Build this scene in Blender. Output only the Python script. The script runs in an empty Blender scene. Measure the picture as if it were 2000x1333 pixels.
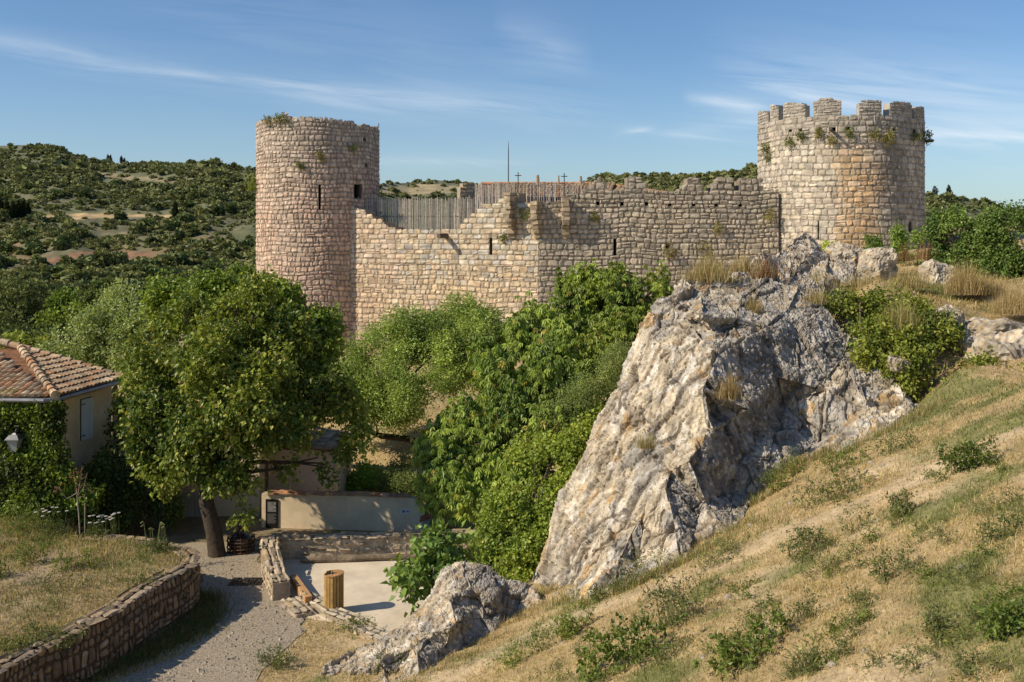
import bpy, math, random
import numpy as np
from mathutils import Vector
from mathutils.geometry import delaunay_2d_cdt

# ------------------------------------------------------------------ basics
random.seed(7)
RNG = np.random.default_rng(11)
SC = bpy.context.scene
COL = SC.collection
FPX, CXP, HY = 2000.0, 1000.0, 450.0          # focal length and horizon of the survey photograph, in its pixels
SUN_EL, SUN_AZ = 37.0, 20.0                   # elevation; degrees from the left towards the viewer
GZ = -9.7                                     # level of the yard


def at(px, py, Y):
    return np.array([(px - CXP) / FPX * Y, Y, (HY - py) / FPX * Y])


def arr(*pts):
    return np.array([at(*p) for p in pts])


_perm = np.random.default_rng(3).permutation(256)
_perm = np.concatenate([_perm, _perm, _perm])
_grad = np.random.default_rng(4).normal(size=(256, 3))
_grad /= np.linalg.norm(_grad, axis=1)[:, None]


def noise(p, s=1.0, off=0.0):
    p = np.asarray(p, float) * s + off
    i = np.floor(p).astype(int)
    f = p - i
    i &= 255
    w = f * f * f * (f * (f * 6 - 15) + 10)
    r = 0
    for dx in (0, 1):
        wx = w[:, 0] if dx else 1 - w[:, 0]
        for dy in (0, 1):
            wy = w[:, 1] if dy else 1 - w[:, 1]
            for dz in (0, 1):
                wz = w[:, 2] if dz else 1 - w[:, 2]
                g = _grad[_perm[_perm[_perm[(i[:, 0] + dx) & 255] + ((i[:, 1] + dy) & 255)] + ((i[:, 2] + dz) & 255)]]
                d = g[:, 0] * (f[:, 0] - dx) + g[:, 1] * (f[:, 1] - dy) + g[:, 2] * (f[:, 2] - dz)
                r = r + wx * wy * wz * d
    return r * 1.6


def fbm(p, s=1.0, o=4, off=0.0, g=0.5):
    r, a = 0, 1.0
    for k in range(o):
        r = r + a * noise(p, s, off + 17.3 * k)
        s *= 2.03
        a *= g
    return r


def ridged(p, s=1.0, o=4, off=0.0):
    r, a, t = 0, 1.0, 0
    for k in range(o):
        r = r + a * (1 - np.abs(noise(p, s, off + 9.1 * k)) * 2)
        t += a
        s *= 2.1
        a *= 0.5
    return r / t


def sstep(a, b, x):
    t = np.clip((x - a) / (b - a), 0, 1)
    return t * t * (3 - 2 * t)


def mixc(a, b, t):
    a, b = np.asarray(a, float), np.asarray(b, float)
    t = np.asarray(t, float)[..., None]
    return a * (1 - t) + b * t


def unit(v):
    return v / np.maximum(np.linalg.norm(v, axis=-1, keepdims=True), 1e-9)


# ------------------------------------------------------------------ materials
def mat(name, rough=0.9, nscale=3.0, namt=0.3, bscale=20.0, bump=0.3, bdist=0.02, transl=0.0, spec=0.2, base=None, metal=0.0,
        detail=4.0, tint=None, emis=None):
    m = bpy.data.materials.new(name)
    m.use_nodes = True
    nt = m.node_tree
    N, L = nt.nodes, nt.links
    p = N['Principled BSDF']
    p.inputs['Roughness'].default_value = rough
    p.inputs['Metallic'].default_value = metal
    p.inputs['Specular IOR Level'].default_value = spec
    if base is None:
        a = N.new('ShaderNodeVertexColor')
        a.layer_name = 'Col'
        src = a.outputs['Color']
    else:
        a = N.new('ShaderNodeRGB')
        a.outputs[0].default_value = (*base, 1)
        src = a.outputs[0]
    tc = N.new('ShaderNodeTexCoord')
    col = src
    if namt > 0:
        nz = N.new('ShaderNodeTexNoise')
        nz.inputs['Scale'].default_value = nscale
        nz.inputs['Detail'].default_value = detail
        nz.inputs['Roughness'].default_value = 0.65
        L.new(tc.outputs['Object'], nz.inputs['Vector'])
        mr = N.new('ShaderNodeMapRange')
        mr.inputs['From Min'].default_value = 0.3
        mr.inputs['From Max'].default_value = 0.7
        mr.inputs['To Min'].default_value = 1 - namt
        mr.inputs['To Max'].default_value = 1 + namt * 0.8
        L.new(nz.outputs['Fac'], mr.inputs['Value'])
        mx = N.new('ShaderNodeMix')
        mx.data_type = 'RGBA'
        mx.blend_type = 'MULTIPLY'
        mx.inputs['Factor'].default_value = 1
        L.new(src, mx.inputs['A'])
        L.new(mr.outputs['Result'], mx.inputs['B'])
        col = mx.outputs['Result']
    L.new(col, p.inputs['Base Color'])
    if bump > 0:
        nb = N.new('ShaderNodeTexNoise')
        nb.inputs['Scale'].default_value = bscale
        nb.inputs['Detail'].default_value = 3
        L.new(tc.outputs['Object'], nb.inputs['Vector'])
        b = N.new('ShaderNodeBump')
        b.inputs['Strength'].default_value = bump
        b.inputs['Distance'].default_value = bdist
        L.new(nb.outputs['Fac'], b.inputs['Height'])
        L.new(b.outputs['Normal'], p.inputs['Normal'])
    if transl > 0:
        t = N.new('ShaderNodeBsdfTranslucent')
        hs = N.new('ShaderNodeMix')
        hs.data_type = 'RGBA'
        hs.blend_type = 'MULTIPLY'
        hs.inputs['Factor'].default_value = 1
        hs.inputs['B'].default_value = (1.5, 1.35, 0.6, 1)
        L.new(col, hs.inputs['A'])
        L.new(hs.outputs['Result'], t.inputs['Color'])
        ms = N.new('ShaderNodeMixShader')
        ms.inputs['Fac'].default_value = transl
        L.new(p.outputs['BSDF'], ms.inputs[1])
        L.new(t.outputs['BSDF'], ms.inputs[2])
        L.new(ms.outputs['Shader'], N['Material Output'].inputs['Surface'])
    return m


M = {}
M['stone'] = mat('masonry_stone', 0.92, 2.6, 0.42, 14, 0.6, 0.03)
M['rock'] = mat('limestone', 0.93, 2.2, 0.5, 9, 0.8, 0.06, detail=6)
M['ground'] = mat('dry_ground', 1.0, 2.2, 0.3, 12, 0.7, 0.05)
M['hill'] = mat('hill_ground', 1.0, 0.10, 0.35, 0.3, 0.4, 1.0, detail=6)
M['path'] = mat('gravel_path', 0.95, 14.0, 0.45, 26, 0.9, 0.03, detail=6)
M['sand'] = mat('yard_sand', 1.0, 1.1, 0.2, 25, 0.4, 0.02, detail=6)
M['leaf'] = mat('leaf', 0.42, 0.9, 0.22, 1, 0, transl=0.28, spec=0.28)
M['leaf_matt'] = mat('leaf_matt', 0.7, 0.5, 0.2, 1, 0, transl=0.22, spec=0.2)
M['scrub'] = mat('scrub_leaf', 0.9, 0.1, 0.2, 1, 0, transl=0.12, spec=0.05)
M['grass'] = mat('grass_blade', 0.8, 0.6, 0.25, 1, 0, transl=0.25, spec=0.15)
M['bark'] = mat('bark', 0.95, 6, 0.4, 18, 0.8, 0.03)
M['wood'] = mat('weathered_wood', 0.85, 7, 0.35, 25, 0.5, 0.01)
M['tile'] = mat('roof_tile', 0.88, 4, 0.42, 30, 0.4, 0.01)
M['plaster'] = mat('plaster', 0.95, 1.3, 0.2, 18, 0.35, 0.015, detail=6)
M['paint'] = mat('painted_wood', 0.6, 5, 0.08, 40, 0.15, 0.003)
M['metal'] = mat('weathered_metal', 0.45, 5, 0.2, 40, 0.1, 0.003, metal=0.6, spec=0.5)
M['dark'] = mat('dark_hollow', 1.0, 3, 0.3, 10, 0.2, base=(0.012, 0.011, 0.010))
M['glass'] = mat('lantern_glass', 0.15, 3, 0.05, 10, 0, spec=0.6)


# ------------------------------------------------------------------ mesh building
def mk(name, V, faces, mats, parent=None, col=None, smooth=False, base=None, midx=None):
    V = np.asarray(V, float)
    me = bpy.data.meshes.new(name)
    o = bpy.data.objects.new(name, me)
    off = np.zeros(3)
    if parent is not None:
        o.parent = parent
        q = parent
        while q is not None:
            off = off + np.array(q.location)
            q = q.parent
    elif base is not None:
        off = np.array(base, float)
        o.location = off
    V = V - off
    if isinstance(faces, np.ndarray):
        faces = [faces]
    faces = [np.asarray(f, np.int32) for f in faces if len(f)]
    me.vertices.add(len(V))
    me.vertices.foreach_set('co', V.astype(np.float32).ravel())
    idx = np.concatenate([f.ravel() for f in faces])
    tot = np.concatenate([np.full(len(f), f.shape[1], np.int32) for f in faces])
    me.loops.add(len(idx))
    me.loops.foreach_set('vertex_index', idx)
    me.polygons.add(len(tot))
    st = np.concatenate([[0], np.cumsum(tot)[:-1]]).astype(np.int32)
    me.polygons.foreach_set('loop_start', st)
    me.polygons.foreach_set('use_smooth', np.full(len(tot), smooth, bool))
    if not isinstance(mats, (list, tuple)):
        mats = [mats]
    for m in mats:
        me.materials.append(m)
    if midx is not None:
        me.polygons.foreach_set('material_index', np.asarray(midx, np.int32))
    if col is not None:
        col = np.asarray(col, float)
        if col.ndim == 1:
            col = np.tile(col, (len(V), 1))
        a = me.color_attributes.new('Col', 'FLOAT_COLOR', 'POINT')
        a.data.foreach_set('color', np.concatenate([np.clip(col, 0, 1), np.ones((len(V), 1))], 1).astype(np.float32).ravel())
    me.update(calc_edges=True)
    me.validate()
    COL.objects.link(o)
    return o


class G:
    """collects pieces that become one mesh"""

    def __init__(s):
        s.V, s.F3, s.F4, s.C, s.n = [], [], [], [], 0

    def add(s, V, F, c):
        V = np.asarray(V, float).reshape(-1, 3)
        c = np.asarray(c, float)
        if c.ndim == 1:
            c = np.tile(c, (len(V), 1))
        for f in (F if isinstance(F, (list, tuple)) and len(F) and isinstance(F[0], np.ndarray) else [np.asarray(F)]):
            f = np.asarray(f)
            if len(f) == 0:
                continue
            (s.F3 if f.shape[1] == 3 else s.F4).append(f + s.n)
        s.V.append(V)
        s.C.append(c)
        s.n += len(V)
        return s

    def hexa(s, P, c):
        """8 corners: bottom ring 0-3, top ring 4-7"""
        return s.add(P, np.array([[0, 3, 2, 1], [4, 5, 6, 7], [0, 1, 5, 4], [1, 2, 6, 5], [2, 3, 7, 6], [3, 0, 4, 7]]), c)

    def box(s, ctr, size, c, rz=0.0, jit=0.0):
        sx, sy, sz = np.array(size) / 2.0
        P = np.array([[-sx, -sy, -sz], [sx, -sy, -sz], [sx, sy, -sz], [-sx, sy, -sz], [-sx, -sy, sz], [sx, -sy, sz], [sx, sy, sz], [-sx, sy, sz]])
        if jit:
            P = P + RNG.uniform(-jit, jit, P.shape)
        k, q = math.cos(rz), math.sin(rz)
        P = np.stack([P[:, 0] * k - P[:, 1] * q, P[:, 0] * q + P[:, 1] * k, P[:, 2]], 1) + np.array(ctr)
        return s.hexa(P, c)

    def tube(s, pts, rad, c, n=7, cap=True):
        pts = np.asarray(pts, float)
        m = len(pts)
        rad = np.broadcast_to(np.asarray(rad, float), (m,))
        T = unit(np.gradient(pts, axis=0))
        up = np.where(np.abs(T[:, 2:3]) > 0.9, np.array([[1., 0, 0]]), np.array([[0., 0, 1]]))
        A = unit(np.cross(T, up))
        B = np.cross(T, A)
        an = np.arange(n) * 2 * math.pi / n
        V = pts[:, None, :] + rad[:, None, None] * (A[:, None, :] * np.cos(an)[None, :, None] + B[:, None, :] * np.sin(an)[None, :, None])
        V = V.reshape(-1, 3)
        i, j = np.meshgrid(np.arange(m - 1), np.arange(n), indexing='ij')
        a = (i * n + j).ravel()
        b = (i * n + (j + 1) % n).ravel()
        F = [np.stack([a, b, b + n, a + n], 1)]
        if cap:
            V = np.concatenate([V, pts[:1], pts[-1:]])
            j = np.arange(n)
            F.append(np.stack([np.full(n, m * n), (j + 1) % n, j], 1))
            F.append(np.stack([np.full(n, m * n + 1), (m - 1) * n + j, (m - 1) * n + (j + 1) % n], 1))
        cc = np.asarray(c, float)
        if cc.ndim == 2 and len(cc) == m:
            cc = np.repeat(cc, n, axis=0)
            if cap:
                cc = np.concatenate([cc, cc[:1], cc[-1:]])
        return s.add(V, F, cc)

    def build(s, name, mats, parent=None, smooth=False, base=None, midx=None):
        F = []
        if s.F3:
            F.append(np.concatenate(s.F3))
        if s.F4:
            F.append(np.concatenate(s.F4))
        return mk(name, np.concatenate(s.V), F, mats, parent, np.concatenate(s.C), smooth, base, midx)


def tag(o, label=None, cat=None, group=None, kind=None):
    for k, v in (('label', label), ('category', cat), ('group', group), ('kind', kind)):
        if v:
            o[k] = v
    return o


def thing(name, label, cat, loc, group=None):
    o = bpy.data.objects.new(name, None)
    o.empty_display_size = 0.3
    COL.objects.link(o)
    o.location = tuple(float(x) for x in loc)
    return tag(o, label, cat, group)


def copy_tree(o, parent=None):
    c = o.copy()
    COL.objects.link(c)
    if parent is not None:
        c.parent = parent
    for ch in list(o.children):
        copy_tree(ch, c)
    return c


# ------------------------------------------------------------------ terrain height
PLX = lambda X, Y: -7.95 + 0.46 * X - 0.166 * (Y - 18)
ctrl = []
for X, Y in [(-1.0, 22), (0, 18), (0, 14), (3, 18), (6, 18), (9, 18), (3, 22), (6, 22.5), (9, 22.5), (1, 25.5), (2.3, 24), (4, 10), (6, 12), (10, 14),
             (14, 16), (11.5, 22), (9, 25.5), (5, 24.5), (7, 26.5), (2, 10), (14, 20), (20, 14), (20, 8), (10, 6), (4, 4), (0, 6), (12, 10),
             (0, -6), (12, -4), (-2, 16), (8, 15), (5, 15), (12.5, 18)]:
    ctrl.append((X, Y, PLX(X, Y)))
ctrl += [(-4, 10, -9), (-8, 4, -9), (-10, -6, -8.5), (-30, -6, -9.5), (40, -6, 8), (40, 20, 8), (40, 40, 5)]
for p in [(1880, 730, 26.5), (2000, 725, 25.5), (1880, 612, 31.5), (2050, 600, 32), (1930, 660, 29.5), (1700, 560, 31.5), (1500, 622, 31.5),
          (1430, 622, 30.5), (1640, 540, 42), (1850, 550, 36), (1990, 550, 36), (1750, 512, 44), (1450, 900, 28.3), (1550, 850, 29.3), (1650, 830, 28.8), (1720, 780, 28.6), (1400, 950, 26.5), (1480, 930, 27.5), (1780, 790, 27.6),(1800, 500, 47),
          (1560, 590, 37), (1450, 600, 38), (1390, 610, 36), (1600, 620, 33), (1950, 500, 48), (2100, 540, 48)]:
    ctrl.append(tuple(at(*p)))
ctrl += [(0, 29, -9.3), (1.5, 31, -8.8), (3.5, 33, -7), (5, 36, -5), (2, 40, -8), (8, 42, -4), (4, 48, -7), (11, 48, -2.2), (-2, 38, -9.4)]
for p in [(750, 912, 40), (690, 905, 40.5), (800, 908, 40), (750, 850, 43), (680, 850, 43), (830, 850, 43), (760, 785, 46.5), (900, 785, 46.5)]:
    ctrl.append(tuple(at(*p)))
ctrl += [(-17, 60, -8.5), (-9, 57, -7.6), (-3, 55, -7.2), (2, 53, -6.5), (9, 54, -4), (14, 52, -1.6), (18, 51, -1.4), (24, 52, -1.2), (18, 60, -1.3),
         (0, 66, -4), (-10, 70, -5), (-26, 60, -10), (-34, 50, -10.4), (-26, 42, -9.9), (-44, 60, -11), (-44, 30, -10), (-66, 100, -13), (-22, 100, -11),
         (0, 100, -6), (24, 100, -2), (44, 100, 0), (70, 60, 3), (70, 100, 0), (-60, 150, -15), (0, 150, -12), (60, 150, -8), (-110, 150, -15), (110, 150, -5),
         (-110, 0, -10), (110, 0, 15), (-110, -30, -10), (110, -30, 15), (0, -30, -4)]
for X, Y in [(-8, 16), (-14, 16), (-22, 18), (-8, 20), (-6, 24), (-10, 28), (-7, 30), (-4, 28), (-1.5, 30), (-4, 34), (-9, 34), (-20, 32), (-26, 30)]:
    ctrl.append((X, Y, GZ))
ctrl = np.array(ctrl)
_c2 = 1.2 ** 2
_d = ctrl[:, None, :2] - ctrl[None, :, :2]
_A = np.sqrt((_d ** 2).sum(-1) + _c2)
_mz = ctrl[:, 2].mean()
_w = np.linalg.solve(_A + 0.02 * np.eye(len(ctrl)), ctrl[:, 2] - _mz)


def inpoly(x, y, P):
    P = np.asarray(P)
    r = np.zeros(x.shape, bool)
    n = len(P)
    for i in range(n):
        x1, y1 = P[i]
        x2, y2 = P[(i + 1) % n]
        c = ((y1 > y) != (y2 > y)) & (x < (x2 - x1) * (y - y1) / (y2 - y1 + 1e-12) + x1)
        r ^= c
    return r


def pdist(x, y, P, closed=True):
    P = np.asarray(P, float)
    d = np.full(x.shape, 1e9)
    n = len(P)
    for i in range(n if closed else n - 1):
        a, b = P[i][:2], P[(i + 1) % n][:2]
        ab = b - a
        t = np.clip(((x - a[0]) * ab[0] + (y - a[1]) * ab[1]) / (ab @ ab + 1e-12), 0, 1)
        d = np.minimum(d, np.hypot(x - a[0] - t * ab[0], y - a[1] - t * ab[1]))
    return d


FLAT = [(-30, 15), (-8, 15), (-6.3, 19), (-5, 23), (-3.2, 24.8), (-1.2, 26.2), (0.2, 28), (0.6, 32), (-0.5, 36.5), (-14, 36.5), (-30, 36.5)]


def ground0(x, y):
    x = np.asarray(x, float)
    y = np.asarray(y, float)
    sh = x.shape
    x = x.ravel()
    y = y.ravel()
    z = np.empty(len(x))
    for k in range(0, len(x), 40000):
        q = slice(k, k + 40000)
        d = np.sqrt((x[q, None] - ctrl[None, :, 0]) ** 2 + (y[q, None] - ctrl[None, :, 1]) ** 2 + _c2)
        z[q] = d @ _w + _mz
    ins = inpoly(x, y, FLAT)
    dd = pdist(x, y, FLAT)
    m = np.where(ins, 1.0, 1 - sstep(0, 1.3, dd))
    z = z * (1 - m) + GZ * m
    p = np.stack([x, y, np.zeros_like(x)], 1)
    z = z + (1 - m) * (0.10 * fbm(p, 0.35, 3) + 0.03 * noise(p, 2.2))
    return z.reshape(sh)


# ------------------------------------------------------------------ camera, light, sky
cam = bpy.data.cameras.new('camera')
co = bpy.data.objects.new('camera', cam)
COL.objects.link(co)
co.rotation_euler = (math.radians(90), 0, 0)
cam.sensor_width = 36
cam.lens = 36
cam.shift_y = -(666.5 - HY) / 2000.0
cam.clip_end = 20000
cam.clip_start = 0.1
SC.camera = co
sd = np.array([-math.cos(math.radians(SUN_AZ)) * math.cos(math.radians(SUN_EL)), -math.sin(math.radians(SUN_AZ)) * math.cos(math.radians(SUN_EL)),
               math.sin(math.radians(SUN_EL))])
sl = bpy.data.lights.new('sun', 'SUN')
sl.energy = 5.0
sl.angle = math.radians(0.5)
sl.color = (1, 0.865, 0.665)
so = bpy.data.objects.new('sun', sl)
so.rotation_euler = Vector(-sd).to_track_quat('-Z', 'Y').to_euler()
COL.objects.link(so)
W = bpy.data.worlds.new('World')
SC.world = W
W.use_nodes = True
nt = W.node_tree
N, L = nt.nodes, nt.links
bg = N['Background']
bg.inputs['Strength'].default_value = 0.080
sky = N.new('ShaderNodeTexSky')
sky.sky_type = 'NISHITA'
sky.sun_disc = False
sky.sun_elevation = math.radians(SUN_EL)
sky.sun_rotation = math.atan2(sd[0], sd[1])
sky.altitude = 300
sky.air_density = 1.0
sky.dust_density = 0.6
sky.ozone_density = 2.0
# thin cirrus: streaks of stretched noise on the sky direction
geo = N.new('ShaderNodeTexCoord')
sep = N.new('ShaderNodeSeparateXYZ')
L.new(geo.outputs['Generated'], sep.inputs[0])


def mth(op, a, b=None, cl=False):
    n = N.new('ShaderNodeMath')
    n.operation = op
    n.use_clamp = cl
    for i, v in enumerate((a, b)):
        if v is None:
            continue
        if hasattr(v, 'links'):
            L.new(v, n.inputs[i])
        else:
            n.inputs[i].default_value = v
    return n.outputs[0]


dv = mth('MAXIMUM', sep.outputs[1], 0.05)
ux = mth('DIVIDE', sep.outputs[0], dv)      # tangent of azimuth
uz = mth('DIVIDE', sep.outputs[2], dv)      # tangent of elevation


def mknoise(kx, kz, sl_, seed, det=6):
    cmb = N.new('ShaderNodeCombineXYZ')
    L.new(mth('MULTIPLY', ux, kx), cmb.inputs[0])
    L.new(mth('MULTIPLY', mth('SUBTRACT', uz, mth('MULTIPLY', ux, sl_)), kz), cmb.inputs[1])
    cmb.inputs[2].default_value = seed
    nz = N.new('ShaderNodeTexNoise')
    nz.inputs['Scale'].default_value = 1.0
    nz.inputs['Detail'].default_value = det
    nz.inputs['Roughness'].default_value = 0.6
    nz.inputs['Distortion'].default_value = 0.6
    L.new(cmb.outputs[0], nz.inputs['Vector'])
    return nz.outputs['Fac']


NZ = mknoise(5.0, 55.0, -0.12, 2.3)
NF = mth('MULTIPLY', mth('SUBTRACT', NZ, 0.30, True), 3.0, True)
NC = mth('SUBTRACT', NZ, 0.5)


def streak(cx, cz, slope, length, width, amt, seed):
    """one feathered wisp of cirrus centred at a direction"""
    a = mth('SUBTRACT', ux, cx)
    h = mth('SUBTRACT', mth('SUBTRACT', uz, cz), mth('MULTIPLY', a, slope))
    g1 = mth('SUBTRACT', 1.0, mth('POWER', mth('ABSOLUTE', mth('DIVIDE', a, length)), 2.0), True)
    hw = mth('ADD', h, mth('MULTIPLY', NC, width * 2.2))
    g2 = mth('DIVIDE', 1.0, mth('ADD', 1.0, mth('POWER', mth('ABSOLUTE', mth('DIVIDE', hw, width)), 2.0)))
    return mth('MULTIPLY', mth('MULTIPLY', mth('MULTIPLY', g1, g2), NF), amt)


def sxy(px, py):
    return (px - CXP) / FPX, (HY - py) / FPX


tot = None
for (px, py, slope, ln, wd, amt, sdv) in [
    (640, 172, -0.10, 0.26, 0.0038, 0.46, 1.0), (300, 130, -0.16, 0.22, 0.010, 0.22, 2.0), (60, 88, -0.20, 0.10, 0.006, 0.35, 3.0),
    (1420, 200, -0.12, 0.045, 0.0045, 0.9, 4.0), (1590, 180, -0.22, 0.10, 0.012, 0.65, 5.0), (1400, 250, 0.12, 0.07, 0.007, 0.50, 6.0),
    (1900, 265, -0.06, 0.12, 0.0065, 0.95, 7.0), (1900, 210, -0.15, 0.14, 0.014, 0.5, 8.0), (1240, 256, 0.22, 0.025, 0.003, 0.5, 9.0),
    (1060, 80, -0.35, 0.05, 0.012, 0.30, 10.0), (880, 200, -0.05, 0.18, 0.010, 0.40, 11.0), (1750, 140, -0.10, 0.2, 0.02, 0.3, 12.0),
    (850, 316, -0.02, 0.12, 0.004, 0.35, 13.0), (700, 60, -0.2, 0.3, 0.03, 0.12, 14.0)]:
    c, z = sxy(px, py)
    sk = streak(c, z, slope, ln, wd, amt, sdv)
    tot = sk if tot is None else mth('ADD', tot, sk, True)
hz = mth('MULTIPLY', mth('SUBTRACT', 1.0, mth('MULTIPLY', mth('ABSOLUTE', sep.outputs[2]), 6.0), True), 0.20)
tint = N.new('ShaderNodeMix')
tint.data_type = 'RGBA'
tint.blend_type = 'MULTIPLY'
tint.inputs['Factor'].default_value = 1
tint.inputs['B'].default_value = (0.95, 1.20, 1.46, 1)
L.new(sky.outputs[0], tint.inputs['A'])
mxs = N.new('ShaderNodeMix')
mxs.data_type = 'RGBA'
L.new(mth('MULTIPLY', mth('ADD', tot, hz, True), 0.62), mxs.inputs['Factor'])
L.new(tint.outputs['Result'], mxs.inputs['A'])
mxs.inputs['B'].default_value = (11.5, 12.2, 12.8, 1)
L.new(mxs.outputs['Result'], bg.inputs['Color'])
SC.view_settings.view_transform = 'Standard'
SC.view_settings.look = 'None'
SC.view_settings.exposure = 0
SC.render.engine = 'CYCLES'
SC.cycles.max_bounces = 4
SC.cycles.transparent_max_bounces = 4
# ------------------------------------------------------------------ masonry: every stone is a shaped block in its wall's mesh
def masonry(g, P, u0, u1, v0, v1, top, ops, colf, course=(.24, .40), wid=(.32, .72), seed=0, gap=.018, pill=.05, jit=.02, wav=.05, split=.12):
    r = np.random.default_rng(seed)
    R = []
    v = v0
    while v < v1:
        h = r.uniform(*course)
        va, vb = v, min(v + h, v1 + .05)
        v += h
        u = u0 - r.uniform(0, .3)
        while u < u1:
            w = r.uniform(*wid) * (0.7 + 0.6 * r.random())
            ua, ub = max(u, u0), min(u + w, u1)
            u += w
            if ub - ua < .07:
                continue
            seg = [(ua, ub)]
            for (oa, ob, pa, pb) in ops:
                if min(vb, pb) - max(va, pa) > .3 * min(vb - va, pb - pa):
                    ns = []
                    for (a, b) in seg:
                        if b <= oa or a >= ob:
                            ns.append((a, b))
                        else:
                            if oa - a > .06:
                                ns.append((a, oa))
                            if b - ob > .06:
                                ns.append((ob, b))
                    seg = ns
            for (a, b) in seg:
                if r.random() < split and vb - va > .26:
                    c = r.uniform(.4, .6) * (vb - va) + va
                    R += [(a, b, va, c), (a, b, c, vb)]
                else:
                    R.append((a, b, va, vb))
    R = np.array(R)
    um, vm = (R[:, 0] + R[:, 1]) / 2, (R[:, 2] + R[:, 3]) / 2
    k = vm < top(um) + r.uniform(-.05, .05, len(R))
    R, um, vm = R[k], um[k], vm[k]
    n = len(R)
    gp = gap * r.uniform(.5, 1.5, (n, 4))
    ua, ub, va, vb = R[:, 0] + gp[:, 0], R[:, 1] - gp[:, 1], R[:, 2] + gp[:, 2], R[:, 3] - gp[:, 3]
    w, h = ub - ua, vb - va
    e = np.minimum(.07, .30 * np.minimum(w, h))
    S = np.stack([np.zeros(n), e, w - e, w], 1)
    T = np.stack([np.zeros(n), e, h - e, h], 1)
    U = np.repeat(S[:, None, :], 4, 1) + ua[:, None, None]      # [n, row, col]
    Vv = np.repeat(T[:, :, None], 4, 2) + va[:, None, None]
    D = np.full((n, 4, 4), -.014)
    pr = r.uniform(.1, .7, n) * pill * .34
    tilt = r.normal(0, .012, (n, 2))
    D[:, 1:3, 1:3] = pr[:, None, None] + r.uniform(-.016, .016, (n, 2, 2))
    D[:, 1, :] += tilt[:, 0:1]
    D[:, 2, :] -= tilt[:, 0:1]
    rc = (.55 * e)[:, None]
    for a, b, su, sv in ((0, 0, 1, 1), (0, 3, -1, 1), (3, 0, 1, -1), (3, 3, -1, -1)):
        U[:, a, b] += su * rc[:, 0]
        Vv[:, a, b] += sv * rc[:, 0]
    jj = np.minimum(jit, .12 * np.minimum(w, h))[:, None, None]
    U = U + r.uniform(-1, 1, U.shape) * jj
    Vv = Vv + r.uniform(-1, 1, U.shape) * jj
    q = np.stack([U.ravel() * .55, Vv.ravel() * .35, np.full(U.size, seed * 3.1)], 1)
    Vv = Vv + (wav * noise(q)).reshape(U.shape)
    X = P(U.ravel(), Vv.ravel(), D.ravel())
    i, j = np.meshgrid(np.arange(3), np.arange(3), indexing='ij')
    b = (i * 4 + j).ravel()
    f = np.stack([b, b + 1, b + 5, b + 4], 1)
    F = (f[None] + (np.arange(n) * 16)[:, None, None]).reshape(-1, 4)
    c = colf(um, vm, r) * np.array([1.36, 1.29, 1.20]) * r.uniform(.82, 1.16, (n, 1)) * (1 + r.normal(0, .014, (n, 3)))
    c = c * .78 + .22 * c.mean(1, keepdims=True) * (c.mean(0) / c.mean())[None, :]
    c = np.repeat(c, 16, axis=0).reshape(n, 4, 4, 3)
    c[:, [0, 3], :, :] *= .86
    c[:, :, [0, 3], :] *= .88
    g.add(X, F, c.reshape(-1, 3))


def core(g, P, u0, u1, v0, top, ops, thick, c, du=.3, d0=-.029, tj=.06, seed=0):
    r = np.random.default_rng(seed + 5)
    us = set(np.linspace(u0, u1, max(2, int((u1 - u0) / du) + 1)).round(4))
    for o in ops:
        us |= {round(o[0], 4), round(o[1], 4)}
    us = sorted(us)
    vs0 = sorted({v0} | {round(o[2], 4) for o in ops} | {round(o[3], 4) for o in ops})
    Q, C = [], []

    def quad(a, b, cc, d, k=1.0):
        Q.append((a, b, cc, d))
        C.append(k)
    tops = []
    for a, b in zip(us[:-1], us[1:]):
        t = float(top(np.array([(a + b) / 2]))[0]) - .04 + r.uniform(-tj, tj)
        tops.append(t)
        vs = [v for v in vs0 if v < t - .02] + [t]
        for p, q in zip(vs[:-1], vs[1:]):
            m, n_ = (a + b) / 2, (p + q) / 2
            if any(o[0] < m < o[1] and o[2] < n_ < o[3] for o in ops):
                continue
            quad((a, p, d0), (b, p, d0), (b, q, d0), (a, q, d0))
        quad((a, v0, -thick), (b, v0, -thick), (b, t, -thick), (a, t, -thick))
        quad((a, t, d0), (b, t, d0), (b, t, -thick), (a, t, -thick), 1.15)
    for k in range(len(us)):
        lo = tops[k - 1] if k > 0 else v0
        hi = tops[k] if k < len(tops) else v0
        if abs(lo - hi) > .01:
            quad((us[k], lo, d0), (us[k], hi, d0), (us[k], hi, -thick), (us[k], lo, -thick), 1.1)
    A = np.array(Q).reshape(-1, 3)
    X = P(A[:, 0], A[:, 1], A[:, 2])
    cc = np.repeat(np.array(C), 4)[:, None] * np.array(c)[None]
    g.add(X, np.arange(len(A)).reshape(-1, 4), cc)


def recess(name, P, op, depth, parent, side=(.22, .19, .15), arch=False):
    """the hollow of a slit or hole: jambs and a dark back"""
    a, b, p, q = op
    g = G()
    A = [(a, p), (b, p), (b, q), (a, q)]
    pts = np.array([(u, v, -.05) for u, v in A] + [(u, v, -depth) for u, v in A])
    X = P(pts[:, 0], pts[:, 1], pts[:, 2])
    col = np.array([side] * 4 + [(.01, .009, .008)] * 4)
    g.add(X, np.array([[0, 1, 5, 4], [1, 2, 6, 5], [2, 3, 7, 6], [3, 0, 4, 7], [4, 5, 6, 7]]), col)
    if arch:
        h = (b - a) * .55
        for s, (e0, e1) in ((1, (a, (a + b) / 2)), (-1, (b, (a + b) / 2))):
            u = np.array([e0, e0, e1])
            v = np.array([q - h, q, q])
            g.add(P(u, v, np.full(3, -.03)), np.array([[0, 1, 2]]), np.array(side) * 1.4)
    return g.build(name, M['stone'], parent)


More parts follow.
